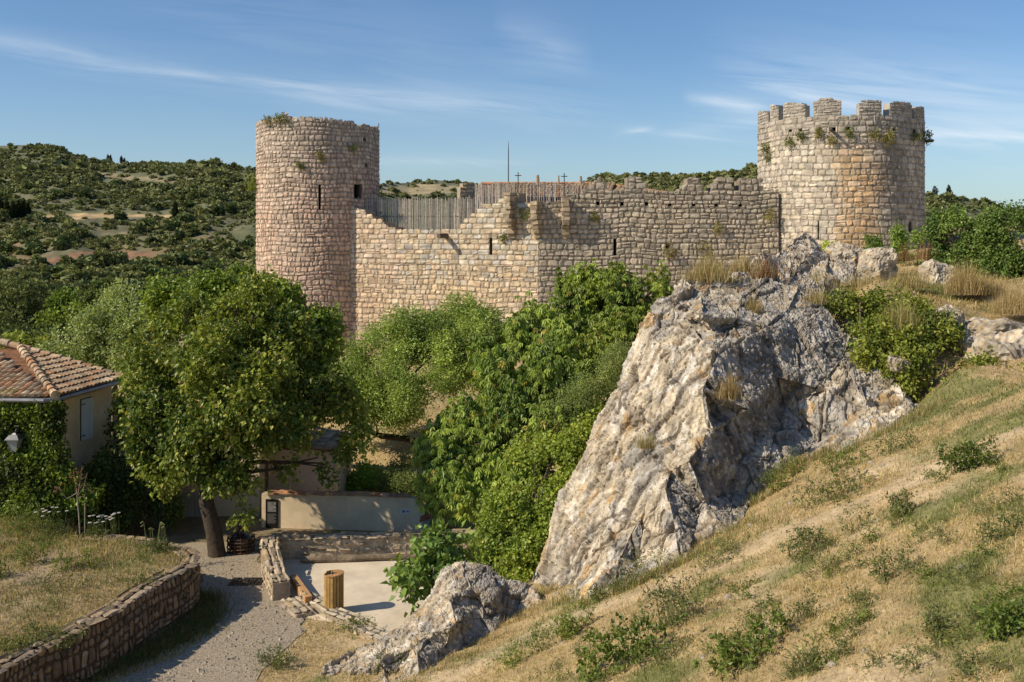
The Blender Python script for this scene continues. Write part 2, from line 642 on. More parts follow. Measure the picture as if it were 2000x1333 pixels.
def lineP(A, B):
    A, B = np.array(A[:2]), np.array(B[:2])
    L_ = np.linalg.norm(B - A)
    t = (B - A) / L_
    nrm = np.array([t[1], -t[0]])

    def P(u, v, d):
        return np.stack([A[0] + t[0] * u + nrm[0] * d, A[1] + t[1] * u + nrm[1] * d, v], 1)
    return P, L_, t, nrm


def polyP(pts):
    pts = np.array(pts, float)
    seg = np.diff(pts, axis=0)
    s = np.concatenate([[0], np.cumsum(np.linalg.norm(seg, axis=1))])
    uu = np.linspace(0, s[-1], 400)
    xx, yy = np.interp(uu, s, pts[:, 0]), np.interp(uu, s, pts[:, 1])
    k = np.ones(25) / 25
    xs, ys = np.convolve(np.pad(xx, 12, 'edge'), k, 'valid'), np.convolve(np.pad(yy, 12, 'edge'), k, 'valid')
    tx, ty = np.gradient(xs), np.gradient(ys)
    l = np.hypot(tx, ty)
    tx, ty = tx / l, ty / l

    def P(u, v, d):
        u = np.clip(u, 0, s[-1])
        return np.stack([np.interp(u, uu, xs) + np.interp(u, uu, ty) * d, np.interp(u, uu, ys) - np.interp(u, uu, tx) * d, v], 1)
    return P, s[-1]


class Tower:
    def __init__(s, cx, cy, R):
        s.c, s.R = (cx, cy), R

    def P(s, u, v, d):
        t = u / s.R
        return np.stack([s.c[0] + (s.R + d) * np.sin(t), s.c[1] - (s.R + d) * np.cos(t), v], 1)

    def t(s, px):
        tt = np.linspace(-1.75, 1.75, 4001)
        X, Y = s.c[0] + s.R * np.sin(tt), s.c[1] - s.R * np.cos(tt)
        pp = X / Y * FPX + CXP
        i0, i1 = np.argmin(pp), np.argmax(pp)
        return np.interp(px, pp[i0:i1 + 1], tt[i0:i1 + 1])

    def uv(s, px, py):
        t = s.t(px)
        Y = s.c[1] - s.R * np.cos(t)
        return t * s.R, (HY - py) / FPX * Y

    def op(s, x0, x1, y0, y1):
        ua, _ = s.uv(x0, y0)
        ub, _ = s.uv(x1, y0)
        _, vb = s.uv((x0 + x1) / 2, y0)
        _, va = s.uv((x0 + x1) / 2, y1)
        return (float(ua), float(ub), float(va), float(vb))


class Wall:
    def __init__(s, A, B):
        s.A, s.B = np.array(A[:2]), np.array(B[:2])
        s.P, s.L, s.tn, s.nr = lineP(A, B)

    def uv(s, px, py):
        a = (np.asarray(px, float) - CXP) / FPX
        # A + t u : (Ax+tx u) = a (Ay + ty u)
        u = (a * s.A[1] - s.A[0]) / (s.tn[0] - a * s.tn[1])
        Y = s.A[1] + s.tn[1] * u
        return u, (HY - np.asarray(py, float)) / FPX * Y

    def op(s, x0, x1, y0, y1):
        ua, _ = s.uv(x0, y0)
        ub, _ = s.uv(x1, y0)
        _, vb = s.uv((x0 + x1) / 2, y0)
        _, va = s.uv((x0 + x1) / 2, y1)
        return (float(ua), float(ub), float(va), float(vb))

    def prof(s, pts):
        q = [s.uv(*p) for p in pts]
        U, V_ = np.array([a[0] for a in q]), np.array([a[1] for a in q])
        return lambda u: np.interp(u, U, V_)


def randpick(r, n, cols, w):
    return np.array(cols)[r.choice(len(cols), n, p=np.array(w) / sum(w))]


# ------------------------------------------------------------------ left tower
TL = Tower(-12.10, 64.0, 3.78)
t = thing('round_tower', 'tall ruined round tower of pinkish stone with a flat ragged top and no battlements', 'tower', (-12.16, 64, -9))
tops = [(499, 240), (525, 236), (545, 229), (600, 230), (640, 234), (690, 239), (700, 243), (715, 244), (738, 250), (741, 251)]
q = [TL.uv(*p) for p in tops]
qU, qV = [-13] + [float(a[0]) for a in q] + [13], [6.6] + [float(a[1]) for a in q] + [6.4]


def topL(u):
    z = np.interp(u, qU, qV)
    p = np.stack([np.floor(u / .5) * 1.7, u * 0, u * 0], 1)
    return z + .16 * noise(p, 1.0, .37) + .08 * noise(p, 3.1, 4.2)


def colL(u, v, r):
    n = len(u)
    p = np.stack([u * .25, v * .25, u * 0], 1)
    f = np.clip(.5 + .9 * fbm(p, 1, 3), 0, 1)
    pink, grey, tan = np.array((.455, .335, .27)), np.array((.385, .34, .295)), np.array((.46, .37, .27))
    c = mixc(grey, pink, np.clip(f + .25 - .10 * np.clip(v - 1.5, 0, 5) / 2, 0, 1))
    c = mixc(c, tan, np.clip(.35 * (r.random(n) > .7) + 0 * v, 0, 1))
    c = mixc(c, (.33, .31, .28), .75 * sstep(3.3, 5.8, v + .7 * noise(p, 2.2)))
    return c


opsL = [TL.op(692, 707, 360, 389), TL.op(622.5, 626.5, 360, 410), TL.op(568, 571, 553, 587), TL.op(710, 715, 270, 276), TL.op(714, 718, 320, 327),
        TL.op(685, 689, 403, 409)]
g = G()
masonry(g, TL.P, -1.9 * TL.R, 1.9 * TL.R, -9.3, 6.9, topL, opsL, colL, (.19, .36), (.19, .48), 21, .018, .075, .04, .13, .06)
core(g, TL.P, -math.pi * TL.R, math.pi * TL.R, -9.3, topL, opsL, .95, (.32, .25, .19), seed=1)
g.build('wall', M['stone'], t)
recess('window', TL.P, opsL[0], .6, t)
for o in opsL[1:3]:
    recess('arrow_slit', TL.P, o, .6, t)
for o in opsL[3:]:
    recess('putlog_hole', TL.P, o, .4, t)

# ------------------------------------------------------------------ right tower
TR = Tower(18.86, 59.0, 4.576)
t = thing('crenellated_tower', 'round grey stone tower with battlements and an orange stained patch on its front', 'tower', (18.96, 59, -2))
cren = [(1479, 243), (1500, 238), (1530, 233), (1580, 228), (1660, 226), (1730, 228), (1785, 234), (1807, 241)]
q = [TR.uv(*p) for p in cren]
cU, cV = [-15] + [float(a[0]) for a in q] + [15], [5.9] + [float(a[1]) for a in q] + [5.9]
topR = lambda u: np.interp(u, cU, cV)
tO0, tO1 = float(TR.t(1634)) * TR.R, float(TR.t(1718)) * TR.R
tS = float(TR.t(1745)) * TR.R


def colR(u, v, r):
    n = len(u)
    p = np.stack([u * .3, v * .3, u * 0], 1)
    f = np.clip(.5 + .8 * fbm(p, 1, 3, 3.3), 0, 1)
    c = mixc((.42, .39, .34), (.36, .34, .305), f)
    c = mixc(c, (.46, .41, .33), .6 * (r.random(n) > .65))
    w = sstep(tO0 - .6, tO0 + .7, u + .5 * noise(p, 2.0)) * (1 - sstep(tO1 - .6, tO1 + .8, u + .5 * noise(p, 2.0, 9))) * (1 - sstep(3.3, 4.9, v + noise(p, 1.5)))
    c = mixc(c, (.49, .325, .165), .95 * w * np.clip(.55 + .8 * r.random(n), 0, 1))
    c = mixc(c, (.15, .14, .13), .65 * np.exp(-((u - tS) / .9) ** 2) * sstep(-.5, 3.5, v) * (1 - sstep(4.4, 5.2, v)))
    c = mixc(c, (.27, .255, .235), .7 * sstep(4.5, 5.6, v + .4 * noise(p, 2)))
    return c


opsR = [TR.op(1596.8, 1599.4, 432, 470), TR.op(1775.5, 1781, 432, 453), TR.op(1540, 1546, 252, 258), TR.op(1560, 1566, 251, 257), TR.op(1596, 1604, 249, 256),
        TR.op(1620, 1632, 249, 256), TR.op(1652, 1660, 248, 254), TR.op(1744, 1749, 251, 258), TR.op(1783, 1788, 253, 261)]
g = G()
masonry(g, TR.P, -1.9 * TR.R, 1.9 * TR.R, -4, 6.4, topR, opsR, colR, (.24, .38), (.25, .60), 33, .011, .04, .024, .10, .05)
core(g, TR.P, -math.pi * TR.R, math.pi * TR.R, -4, topR, opsR, .8, (.33, .29, .23), seed=2, tj=.02)
g.build('wall', M['stone'], t)
recess('arrow_slit', TR.P, opsR[0], .6, t)
recess('arrow_slit', TR.P, opsR[1], .6, t, arch=True)
for o in opsR[2:]:
    recess('putlog_hole', TR.P, o, .4, t)
merl = [(1480, 1500, 222, 225), (1503.5, 1520, 211, 213), (1529, 1572, 208, 208), (1588, 1643.5, 202, 199), (1678, 1722.5, 206, 203), (1739, 1782, 205, 209),
        (1786, 1806, 213, 217)]
for k, (x0, x1, y0, y1) in enumerate(merl):
    ua, va = TR.uv(x0, y0 - 4)
    ub, vb = TR.uv(x1, y1 - 4)
    pk = .05 if k in (3, 4) else .0
    ft = lambda u, ua=ua, ub=ub, va=va, vb=vb, k=k: np.interp(u, [ua, ub], [va, vb]) + (.10 * np.sin(np.clip((u - ua) / (ub - ua), 0, 1) * math.pi)) + .04 * noise(np.stack([u * 2.1, u * 0 + k, u * 0], 1))
    g = G()
    base = float(min(topR(np.array([ua])), topR(np.array([ub])))) - .12
    masonry(g, TR.P, float(ua), float(ub), base, float(max(va, vb)) + .2, ft, [], colR, (.14, .20), (.26, .50), 50 + k, .014, .04, .016, .02, .0)
    core(g, TR.P, float(ua), float(ub), base, ft, [], .62, (.40, .37, .32), du=.2, tj=.025, seed=k)
    g.build('merlon', M['stone'], t)
# stub beams below the battlements
for px, py, l in ((1624, 254, .75), (1806.5, 276, .45)):
    u, v = TR.uv(px, py)
    a = TR.P(np.array([u, u]), np.array([v, v]), np.array([-.3, l]))
    G().tube(a, [.10, .09], (.12, .10, .085), 6).build('beam', M['wood'], t)
u, v = TR.uv(1707, 240)
a = TR.P(np.array([u, u]), np.array([v - .0, v + .38]), np.array([.07, .07]))
G().tube(a, [.03, .03], (.45, .44, .42), 6).build('drain_spout', M['metal'], t)

# ------------------------------------------------------------------ curtain wall
WA = Wall(at(672, 0, 61.35), at(1052, 0, 56.0))
WB = Wall(at(1052, 0, 56.0), at(1522, 0, 56.6))
t = thing('curtain_wall', 'long ruined castle wall joining the two round towers, its top broken and stepped', 'wall', (*(WA.B), -9))
pA = WA.prof([(672, 404), (688, 404), (712, 412), (715, 420), (728, 423), (731, 431), (752, 432), (754, 441), (772, 442), (774, 448), (893, 448), (896, 441), (906, 440),
              (908, 430), (918, 428), (920, 419), (932, 417), (934, 409), (948, 406), (951, 399), (972, 396), (985, 392), (992, 379), (1008, 377), (1010, 394), (1052, 394)])
pB = WB.prof([(1052, 394), (1094, 394), (1097, 388), (1112, 387), (1118, 380), (1138, 377), (1142, 371), (1156, 370), (1158, 356), (1172, 349), (1184, 354), (1187, 371),
              (1198, 373), (1220, 373), (1224, 352), (1232, 342), (1247, 344), (1253, 354), (1256, 371), (1300, 376), (1302, 374), (1330, 373), (1333, 361), (1342, 358),
              (1347, 346), (1364, 345), (1369, 356), (1374, 371), (1386, 373), (1388, 358), (1400, 357), (1403, 348), (1430, 347), (1432, 373), (1445, 373), (1447, 347),
              (1486, 349), (1488, 373), (1520, 375)])
opA = [WA.op(955.5, 961, 465, 499)]
opB = [WB.op(1198.5, 1204, 467, 500), WB.op(1089, 1100, 543, 569)] + [WB.op(x - 3.2, x + 3.2, y, y + 7) for x, y in
      ((1168, 394), (1215, 395), (1263, 395), (1308, 396), (1355, 396), (1399, 397), (1446, 397))] + [WB.op(1300, 1308, 477, 484)]
uS = float(WA.uv(780, 0)[0])


def colA(u, v, r):
    n = len(u)
    p = np.stack([u * .3, v * .3, u * 0], 1)
    f = fbm(p, 1, 3, 6.1)
    c = randpick(r, n, [(.45, .385, .29), (.43, .40, .33), (.37, .37, .355), (.48, .38, .26)], [4, 3, 2.6, 2])
    lo = mixc((.50, .375, .235), (.45, .37, .27), np.clip(.5 + f, 0, 1))
    c = mixc(c, lo, sstep(-2.0, -3.6, v + .7 * f) * (r.random(n) * .7 + .3))
    return mixc(c, (.455, .35, .28), sstep(uS + .8, uS - .6, u + 1.5 * f) * (r.random(n) * .45 + .3))


def colB(u, v, r):
    n = len(u)
    p = np.stack([u * .25, v * .3, u * 0], 1)
    f = np.clip(.5 + fbm(p, 1, 3, 8.1), 0, 1)
    c = mixc((.40, .355, .285), (.33, .305, .265), f)
    c = mixc(c, (.46, .40, .30), .5 * (r.random(n) > .7))
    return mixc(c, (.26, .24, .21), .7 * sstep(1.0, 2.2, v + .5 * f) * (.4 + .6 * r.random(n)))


g = G()
masonry(g, WA.P, 0, WA.L, -1.95, 2.3, pA, opA, colA, (.24, .33), (.30, .68), 61, .013, .03, .010, .02, .0)
masonry(g, WA.P, 0, WA.L, -9.2, -1.98, pA, opA, colA, (.20, .35), (.22, .54), 62, .016, .06, .034, .11, .06)
core(g, WA.P, 0, WA.L, -9.2, pA, opA, 1.1, (.36, .285, .20), du=.25, seed=3)
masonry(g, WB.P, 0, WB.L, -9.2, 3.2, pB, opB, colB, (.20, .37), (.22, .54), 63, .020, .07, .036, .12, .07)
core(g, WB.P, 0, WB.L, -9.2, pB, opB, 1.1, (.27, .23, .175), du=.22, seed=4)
g.build('wall', M['stone'], t)
recess('arrow_slit', WA.P, opA[0], .6, t)
recess('arrow_slit', WB.P, opB[0], .6, t)
recess('loophole', WB.P, opB[1], .6, t, arch=True)
for o in opB[2:]:
    recess('putlog_hole', WB.P, o, .4, t)


def buttress(W_, x0, x1, ytop, ybot, nst, prot, seed, rag=.05, steps=3):
    r = np.random.default_rng(seed)
    ua, vt = W_.uv(x0, ytop)
    ub, vb = W_.uv(x1, ybot)
    g = G()
    ve = np.linspace(vb, vt, nst + 1)
    ve[1:-1] += r.uniform(-.06, .06, nst - 1)
    for k in range(nst):
        pr = prot * min(1.0, (k + 1) / (steps + .3)) + r.uniform(-rag, rag)
        a, b = ua + r.uniform(-rag, rag), ub + r.uniform(-rag, rag)
        u = np.array([a, b, b, a] * 2)
        v = np.array([ve[k] + .012] * 4 + [ve[k + 1] - .008] * 4) + r.uniform(-.02, .02, 8)
        d = np.array([pr - (.05 if k < steps else 0), pr - (.05 if k < steps else 0), -.2, -.2, pr, pr, -.2, -.2]) + r.uniform(-.025, .025, 8)
        g.hexa(W_.P(u, v, d), np.array((.40, .32, .22)) * r.uniform(.75, 1.15))
    g.build('corbel_pier', M['stone'], t)


buttress(WA, 996, 1008, 377, 466, 11, .75, 5, .08, 4)
buttress(WA, 1044, 1056, 394, 465, 8, .55, 6, .03, 4)
buttress(WB, 1097, 1110, 387, 467, 9, .55, 8, .03, 4)
u, v = WA.uv(871, 461)
a = WA.P(np.array([u, u]), np.array([v, v]), np.array([-.2, .9]))
G().tube(a, [.17, .14], (.14, .11, .085), 6).build('beam', M['wood'], t)

# ------------------------------------------------------------------ palisades and what shows above the wall
def palisade(name, label, pts, n, zb, seed, jag=.05):
    """pts: px, ytop, depth"""
    r = np.random.default_rng(seed)
    pts = np.array(pts, float)
    g = G()
    base = at(pts[0, 0], 0, pts[0, 2])
    for k in range(n):
        f = (k + .5) / n
        s = np.linspace(0, 1, len(pts))
        px, py, Y = (np.interp(f, s, pts[:, i]) for i in range(3))
        T = at(px + r.uniform(-.4, .4), py + r.normal(0, 1) * jag * 30, Y)
        T[1] += r.uniform(-.03, .03)
        rad = r.uniform(.026, .036)
        w = r.normal(0, .012, (4, 2))
        zz = np.linspace(zb, T[2], 4)
        P_ = np.stack([T[0] + w[:, 0], T[1] + w[:, 1], zz], 1)
        g.tube(P_, [rad * 1.1, rad, rad, rad * .85], np.array((.50, .44, .37)) * r.uniform(.55, 1.2) * (1 + r.normal(0, .03, 3)), 6)
    # two rails behind the stakes
    for dz in (.35, .62):
        rp = np.array([at(p[0], p[1], p[2]) + np.array([0, .14, 0]) for p in pts])
        rp[:, 2] = rp[:, 2] - (rp[:, 2] - zb) * dz
        g.tube(rp, .05, (.2, .165, .13), 5)
    o = g.build(name, M['wood'], base=(base[0], base[1], zb))
    tag(o, label, 'palisade', 'stake palisades on the castle wall')


palisade('stake_palisade', 'short dark run of wooden stakes in the shade beside the pinkish tower', [(689, 386, 61.6), (744, 387, 62.6)], 22, -.6, 3)
palisade('stake_palisade', 'long low palisade of grey stakes filling the dip in the castle wall', [(745, 388, 62.4), (926, 387.5, 59.8)], 73, -1.2, 4)
palisade('stake_palisade', 'higher palisade of grey stakes with the two iron crosses rising behind it', [(927, 361, 59.6), (1010, 358, 58.8), (1165, 362, 58.9)], 88, .4, 5)

# ruined stub behind the palisades
t = thing('wall_stub', 'small broken stone stub of wall standing behind the palisades', 'ruin', at(915, 400, 62.5))
g = G()
wS = Wall(at(899, 0, 62.2), at(932, 0, 62.6))
ps = wS.prof([(899, 364), (904, 362), (906, 357), (920, 357), (927, 361), (932, 372)])
masonry(g, wS.P, 0, wS.L, -.5, 3.2, ps, [], colR, (.2, .3), (.25, .45), 71, .016, .04, .02, .02, 0)
core(g, wS.P, 0, wS.L, -.5, ps, [], .6, (.36, .31, .24), du=.15, seed=6)
g.build('wall', M['stone'], t)

# hall with a tiled roof inside the castle
TILES = [(.47, .27, .145), (.44, .295, .18), (.51, .37, .23), (.39, .295, .20), (.31, .25, .18), (.54, .42, .28)]


def tiles(g, O, e, s, n, width, length, inside, sp=.22, tl=.40, seed=0, rad=None, cols=TILES, w=(3, 3, 3, 2, 1.4, 2)):
    """barrel tiles: O corner, e along the eave, s up the slope, n the roof's normal"""
    r = np.random.default_rng(seed)
    O, e, s, n = (np.asarray(a, float) for a in (O, e, s, n))
    rad = rad or sp * .52
    an = np.linspace(math.pi, 0, 6)
    for i in range(int(width / sp) + 1):
        for j in range(int(length / tl) + 1):
            u, v = (i + .5) * sp, j * tl
            if not inside(u, v + tl * .5):
                continue
            ju, jn = r.normal(0, .012), r.uniform(0, .02)
            V = []
            for k, (vv, rr, up) in enumerate(((v - .04, rad * 1.06, .035), (v + tl, rad * .88, 0.0))):
                for a in an:
                    V.append(O + e * (u + ju + rr * math.cos(a)) + s * vv + n * (rr * .72 * math.sin(a) + up + jn))
            V.append(O + e * (u + ju) + s * (v - .03) + n * (-.01 + jn))
            V = np.array(V)
            F4 = np.array([[k, k + 1, k + 7, k + 6] for k in range(5)])
            F3 = np.array([[12, k + 1, k] for k in range(5)])
            c = randpick(r, 1, cols, w)[0] * r.uniform(.75, 1.15)
            cc = np.tile(c, (13, 1))
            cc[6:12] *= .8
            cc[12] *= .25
            g.add(V, [F4, F3], cc)


t = thing('castle_hall', 'red tiled hall roof just showing over the top of the castle wall', 'building', at(1180, 400, 66))
P1, P2, P3 = at(940, 359, 68), at(1172, 359, 66), at(1345, 384, 64)
dn = np.array([0, -3.2, -1.1])
g = G()
for a, b, sd_ in ((P1, P2, 1), (P2, P3, 2)):
    e = unit(b - a)
    s = unit(-dn - e * (-dn @ e))
    nn = unit(np.cross(e, s))
    if nn[2] < 0:
        nn = -nn
    ln = np.linalg.norm(b - a)
    tiles(g, a + dn, e, s, nn, ln, 3.3, lambda u, v: True, .24, .42, sd_)
    g.tube(np.linspace(a, b, 12), .13, (.50, .25, .14), 6)
    g.add(np.array([a, b, b + dn - nn * .02, a + dn - nn * .02]) - nn * .04, np.array([[0, 1, 2, 3]]), (.2, .1, .06))
    g.add(np.array([a, b, b - dn * np.array([1, 1, -1]), a - dn * np.array([1, 1, -1])]) - nn * .04, np.array([[0, 1, 2, 3]]), (.4, .2, .12))
g.build('roof', M['tile'], t)
g = G()
for a, b in ((P1, P2), (P2, P3)):
    q = np.array([a + dn, b + dn])
    g.add(np.array([q[0] + (0, .35, -.2), q[1] + (0, .35, -.2), q[1] * (1, 1, 0) + (0, .35, -5), q[0] * (1, 1, 0) + (0, .35, -5)]), np.array([[0, 1, 2, 3]]), (.4, .34, .26))
g.build('wall', M['plaster'], t)
for (x, lab) in ((1012, 'thin iron cross on the hall roof, nearer the tall mast'), (1102, 'thin iron cross on the hall roof, farther from the tall mast')):
    y0 = 337 if x < 1050 else 338.5
    g = G()
    b_ = at(x, 362, 65.9)
    top_ = at(x, y0, 65.9)
    g.tube([b_, top_], .035, (.10, .065, .045), 6)
    zc = top_[2] - .21
    g.tube([(top_[0] - .21, b_[1] - .02, zc), (top_[0] + .21, b_[1] - .02, zc)], .03, (.10, .065, .045), 6)
    tag(g.build('roof_cross', M['metal'], base=b_), lab, 'cross', 'iron crosses on the hall roof')
for (x, y0, w_, lab) in ((1050, 342, .12, 'stubby pale stone finial between the two iron crosses'), (1091, 343, .06, 'thinnest pale finial close beside the farther iron cross'),
                         (1134, 344.5, .11, 'pale stone finial at the end of the hall roof past the crosses')):
    g = G()
    b_, top_ = at(x, 362, 66.2), at(x, y0, 66.2)
    g.tube([b_, b_ * .35 + top_ * .65, top_], [w_ * 1.1, w_, w_ * .7], (.42, .35, .26), 7)
    tag(g.build('roof_finial', M['stone'], base=b_), lab, 'finial', 'stone finials on the hall roof')
g = G()
b_, top_ = at(993, 363, 66), at(993, 277, 66)
g.tube([b_, b_ * .2 + top_ * .8, top_], [.045, .035, .012], (.12, .12, .13), 6)
tag(g.build('mast', M['metal'], base=b_), 'tall thin bare mast rising above the castle wall', 'mast')
# ------------------------------------------------------------------ ground sheets
def gxy(px, py, z=GZ):
    Y = (HY - py) and z * FPX / (HY - py)
    return ((px - CXP) / FPX * Y, Y)


PATH = [gxy(*p) for p in [(150, 1360), (235, 1330), (330, 1290), (400, 1250), (425, 1228), (408, 1200), (398, 1160), (396, 1120), (385, 1092), (330, 1078), (300, 1062),
                          (505, 1060), (508, 1100), (512, 1135), (535, 1160), (575, 1185), (600, 1212), (590, 1240), (540, 1285), (500, 1322), (470, 1360)]]
PLAZA = [gxy(*p) for p in [(600, 1200), (566, 1160), (552, 1130), (548, 1080), (1080, 1078), (1090, 1180), (960, 1300), (820, 1275), (740, 1243), (660, 1220)]]


def densify(P, st=.35, jit=.06, seed=0):
    r = np.random.default_rng(seed)
    out = []
    for i in range(len(P)):
        a, b = np.array(P[i]), np.array(P[(i + 1) % len(P)])
        n = max(1, int(np.linalg.norm(b - a) / st))
        for k in range(n):
            out.append(a + (b - a) * k / n + r.normal(0, jit, 2))
    return np.array(out)


def sheet(name, P, z, m, c, label=None, jit=.06):
    Q = densify(P, .3, jit, len(P))
    n = len(Q)
    v, e, f, *_ = delaunay_2d_cdt([Vector(q) for q in Q], [(i, (i + 1) % n) for i in range(n)], [list(range(n))], 1, 1e-5)
    V = np.array([(a[0], a[1], z) for a in v])
    o = mk(name, V, [np.array([t for t in f if len(t) == 3])], m, None, c, base=(*V.mean(0)[:2], z))
    return tag(o, kind='structure')


sheet('path', PATH, GZ + .016, M['path'], (.37, .31, .23))
sheet('yard', PLAZA, GZ + .010, M['sand'], (.68, .585, .45))

xs = np.unique(np.concatenate([np.linspace(-130, -30, 26), np.linspace(-30, -14, 24), np.linspace(-14, 18, 200), np.linspace(18, 40, 40), np.linspace(40, 130, 24)]))
ys = np.unique(np.concatenate([np.linspace(-30, 6, 14), np.linspace(6, 48, 250), np.linspace(48, 75, 60), np.linspace(75, 185, 40)]))
XX, YY = np.meshgrid(xs, ys)
ZZ = ground0(XX, YY)
V = np.stack([XX.ravel(), YY.ravel(), ZZ.ravel()], 1)
# the sheet dips a little under the path and the yard so those lie clear on top of it
nx, ny = len(xs), len(ys)
i, j = np.meshgrid(np.arange(ny - 1), np.arange(nx - 1), indexing='ij')
a = (i * nx + j).ravel()
F = np.stack([a, a + 1, a + nx + 1, a + nx], 1)


def grasscol(P):
    """dry straw to green, by position"""
    n1 = fbm(P, .45, 4, 2.0)
    n2 = fbm(P, .13, 3, 5.0)
    n3 = noise(P, 2.4, 7)
    g_ = sstep(.02, .58, n1 + .5 * n2 + .25 * n3)
    bare = sstep(.15, .6, fbm(P, .3, 3, 31))
    c = mixc((.44, .325, .18), (.36, .27, .135), np.clip(.5 + n3, 0, 1))
    c = mixc(c, (.58, .455, .29), .55 * bare)
    return mixc(c, (.15, .17, .055), .75 * g_), g_


# worn straw-coloured trail running up the slope
TRAIL = np.array([(P_[0], P_[1]) for P_ in [at(900, 1270, 20.5), at(1060, 1215, 21.5), at(1200, 1150, 20.3), at(1420, 1060, 19.8), at(1600, 985, 19.6), at(1800, 900, 19.2), at(2050, 800, 19.0)]])
P0 = V * np.array([1, 1, 0])
c, _ = grasscol(P0)
dT = pdist(V[:, 0], V[:, 1], TRAIL, False)
c = mixc(c, (.56, .43, .27), .62 * (1 - sstep(.2, .75, dT + .35 * noise(P0, 1.3))))
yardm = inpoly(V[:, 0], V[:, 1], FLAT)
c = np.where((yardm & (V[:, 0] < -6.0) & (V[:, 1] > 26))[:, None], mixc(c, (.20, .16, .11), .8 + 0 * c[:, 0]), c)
bank = (V[:, 1] > 38) & (V[:, 1] < 53) & (np.abs(V[:, 0] + 5) < 10)
c = np.where(bank[:, None], mixc(c, (.50, .38, .20), .75 + 0 * c[:, 0]), c)
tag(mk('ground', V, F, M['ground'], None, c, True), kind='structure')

# ------------------------------------------------------------------ hills
cx_ = [-1500, -600, -200, 0, 60, 110, 150, 200, 250, 310, 360, 400, 430, 460, 500, 560, 620, 740, 800, 850, 900, 930, 1000, 1080, 1130, 1170, 1220, 1300, 1400, 1440, 1480,
       1560, 1700, 1810, 1850, 1900, 1940, 1970, 2010, 2200, 2600, 3500]
cy_ = [330, 310, 290, 285, 283, 289, 303, 316, 322, 320, 318, 314, 319, 327, 334, 342, 350, 360, 357, 352, 357, 364, 369, 366, 357, 345, 341, 342, 339, 332, 328, 336, 360,
       381, 386, 390, 398, 408, 416, 424, 420, 390]
cd_ = np.interp(np.linspace(-1500, 3500, 501), [-1500, 0, 500, 800, 950, 1100, 1200, 1500, 1800, 2000, 3500], [600, 620, 560, 760, 760, 700, 470, 420, 430, 460, 600])


def hill_py(px, Y):
    """image row of the hillside at a column and depth"""
    p = np.stack([px * .004, Y * .012, px * 0], 1)
    crest = np.interp(px, cx_, cy_)
    D = np.interp(px, np.linspace(-1500, 3500, 501), cd_)
    s = np.clip((Y - 170) / (D - 170), 0, 1)
    n_ = 13 * fbm(p, 1.6, 4, 2.2) * np.sin(np.clip(s, 0, 1) * math.pi)
    py = 612 - (612 - crest) * (s * .55 + .45 * s ** 1.6) + n_
    over = np.clip((Y - D) / D, 0, 9)
    return py + 60 * over + 120 * over ** 2, s


def hill_z(px, Y):
    py, s = hill_py(px, Y)
    z = (HY - py) / FPX * Y
    zn = -16.5 + 0 * Y
    w = sstep(120, 185, Y)
    return zn * (1 - w) + z * w


pxs = np.unique(np.concatenate([np.linspace(-1500, -60, 70), np.linspace(-60, 2060, 500), np.linspace(2060, 3500, 70)]))
Ys = np.concatenate([np.linspace(118, 180, 12), np.linspace(184, 780, 240), np.linspace(800, 2500, 25)])
PX, YY = np.meshgrid(pxs, Ys)
Z = hill_z(PX.ravel(), YY.ravel())
V = np.stack([((PX - CXP) / FPX * YY).ravel(), YY.ravel(), Z], 1)
nx, ny = len(pxs), len(Ys)
i, j = np.meshgrid(np.arange(ny - 1), np.arange(nx - 1), indexing='ij')
a = (i * nx + j).ravel()
F = np.stack([a, a + 1, a + nx + 1, a + nx], 1)
px, Yv = PX.ravel(), YY.ravel()
py = HY - Z / Yv * FPX
pn = V * np.array([1, 1, 0])
n1, n2 = fbm(pn, .016, 4, 1.0), fbm(pn, .06, 3, 3.0)
c = mixc((.165, .155, .075), (.12, .135, .055), np.clip(.5 + n1 * 1.1 + .4 * n2, 0, 1))
low = sstep(400, 470, py + 30 * n1) * (px < 800)
c = mixc(c, (.21, .175, .095), .7 * low * np.clip(.5 + n2 * 1.5, 0, 1))
red = sstep(.08, .4, fbm(pn * np.array([1, 1.6, 1]), .04, 4, 8.8)) * sstep(440, 480, py) * (px < 520)
c = mixc(c, (.33, .155, .085), .35 * red)


def band(x0, x1, y0, y1, w0, w1):
    """a strip across the hill from (x0,y0) to (x1,y1)"""
    f = np.clip((px - x0) / (x1 - x0), 0, 1)
    y = y0 + (y1 - y0) * f
    ins = sstep(x0 - 12, x0 + 8, px) * (1 - sstep(x1 - 8, x1 + 12, px))
    w = w0 + (w1 - w0) * np.sin(f * math.pi)
    return ins * (1 - sstep(w, w + 2.0, np.abs(py - y - 1.5 * n2 * 2)))


c = mixc(c, (.55, .39, .19), .95 * band(62, 215, 428, 421, 2, 6))
c = mixc(c, (.55, .39, .19), .95 * band(205, 335, 420, 424, 6, 1.2))
c = mixc(c, (.40, .30, .15), .7 * band(195, 350, 341, 356, 1.5, 3))
c = mixc(c, (.36, .155, .085), .6 * band(66, 170, 518, 494, 1.5, 5))
c = mixc(c, (.36, .17, .09), .5 * band(170, 300, 494, 500, 2, 4))
c = mixc(c, (.44, .34, .16), .85 * band(742, 905, 373, 368, 5, 9))
c = mixc(c, (.36, .27, .14), .6 * band(1180, 1480, 372, 352, 4, 8) * np.clip(.4 + n2 * 2, 0, 1))
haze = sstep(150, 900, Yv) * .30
c = mixc(c, (.24, .26, .27), haze)  # distance haze painted into the hill colour
tag(mk('hills', V, F, M['hill'], None, c, True), kind='structure')


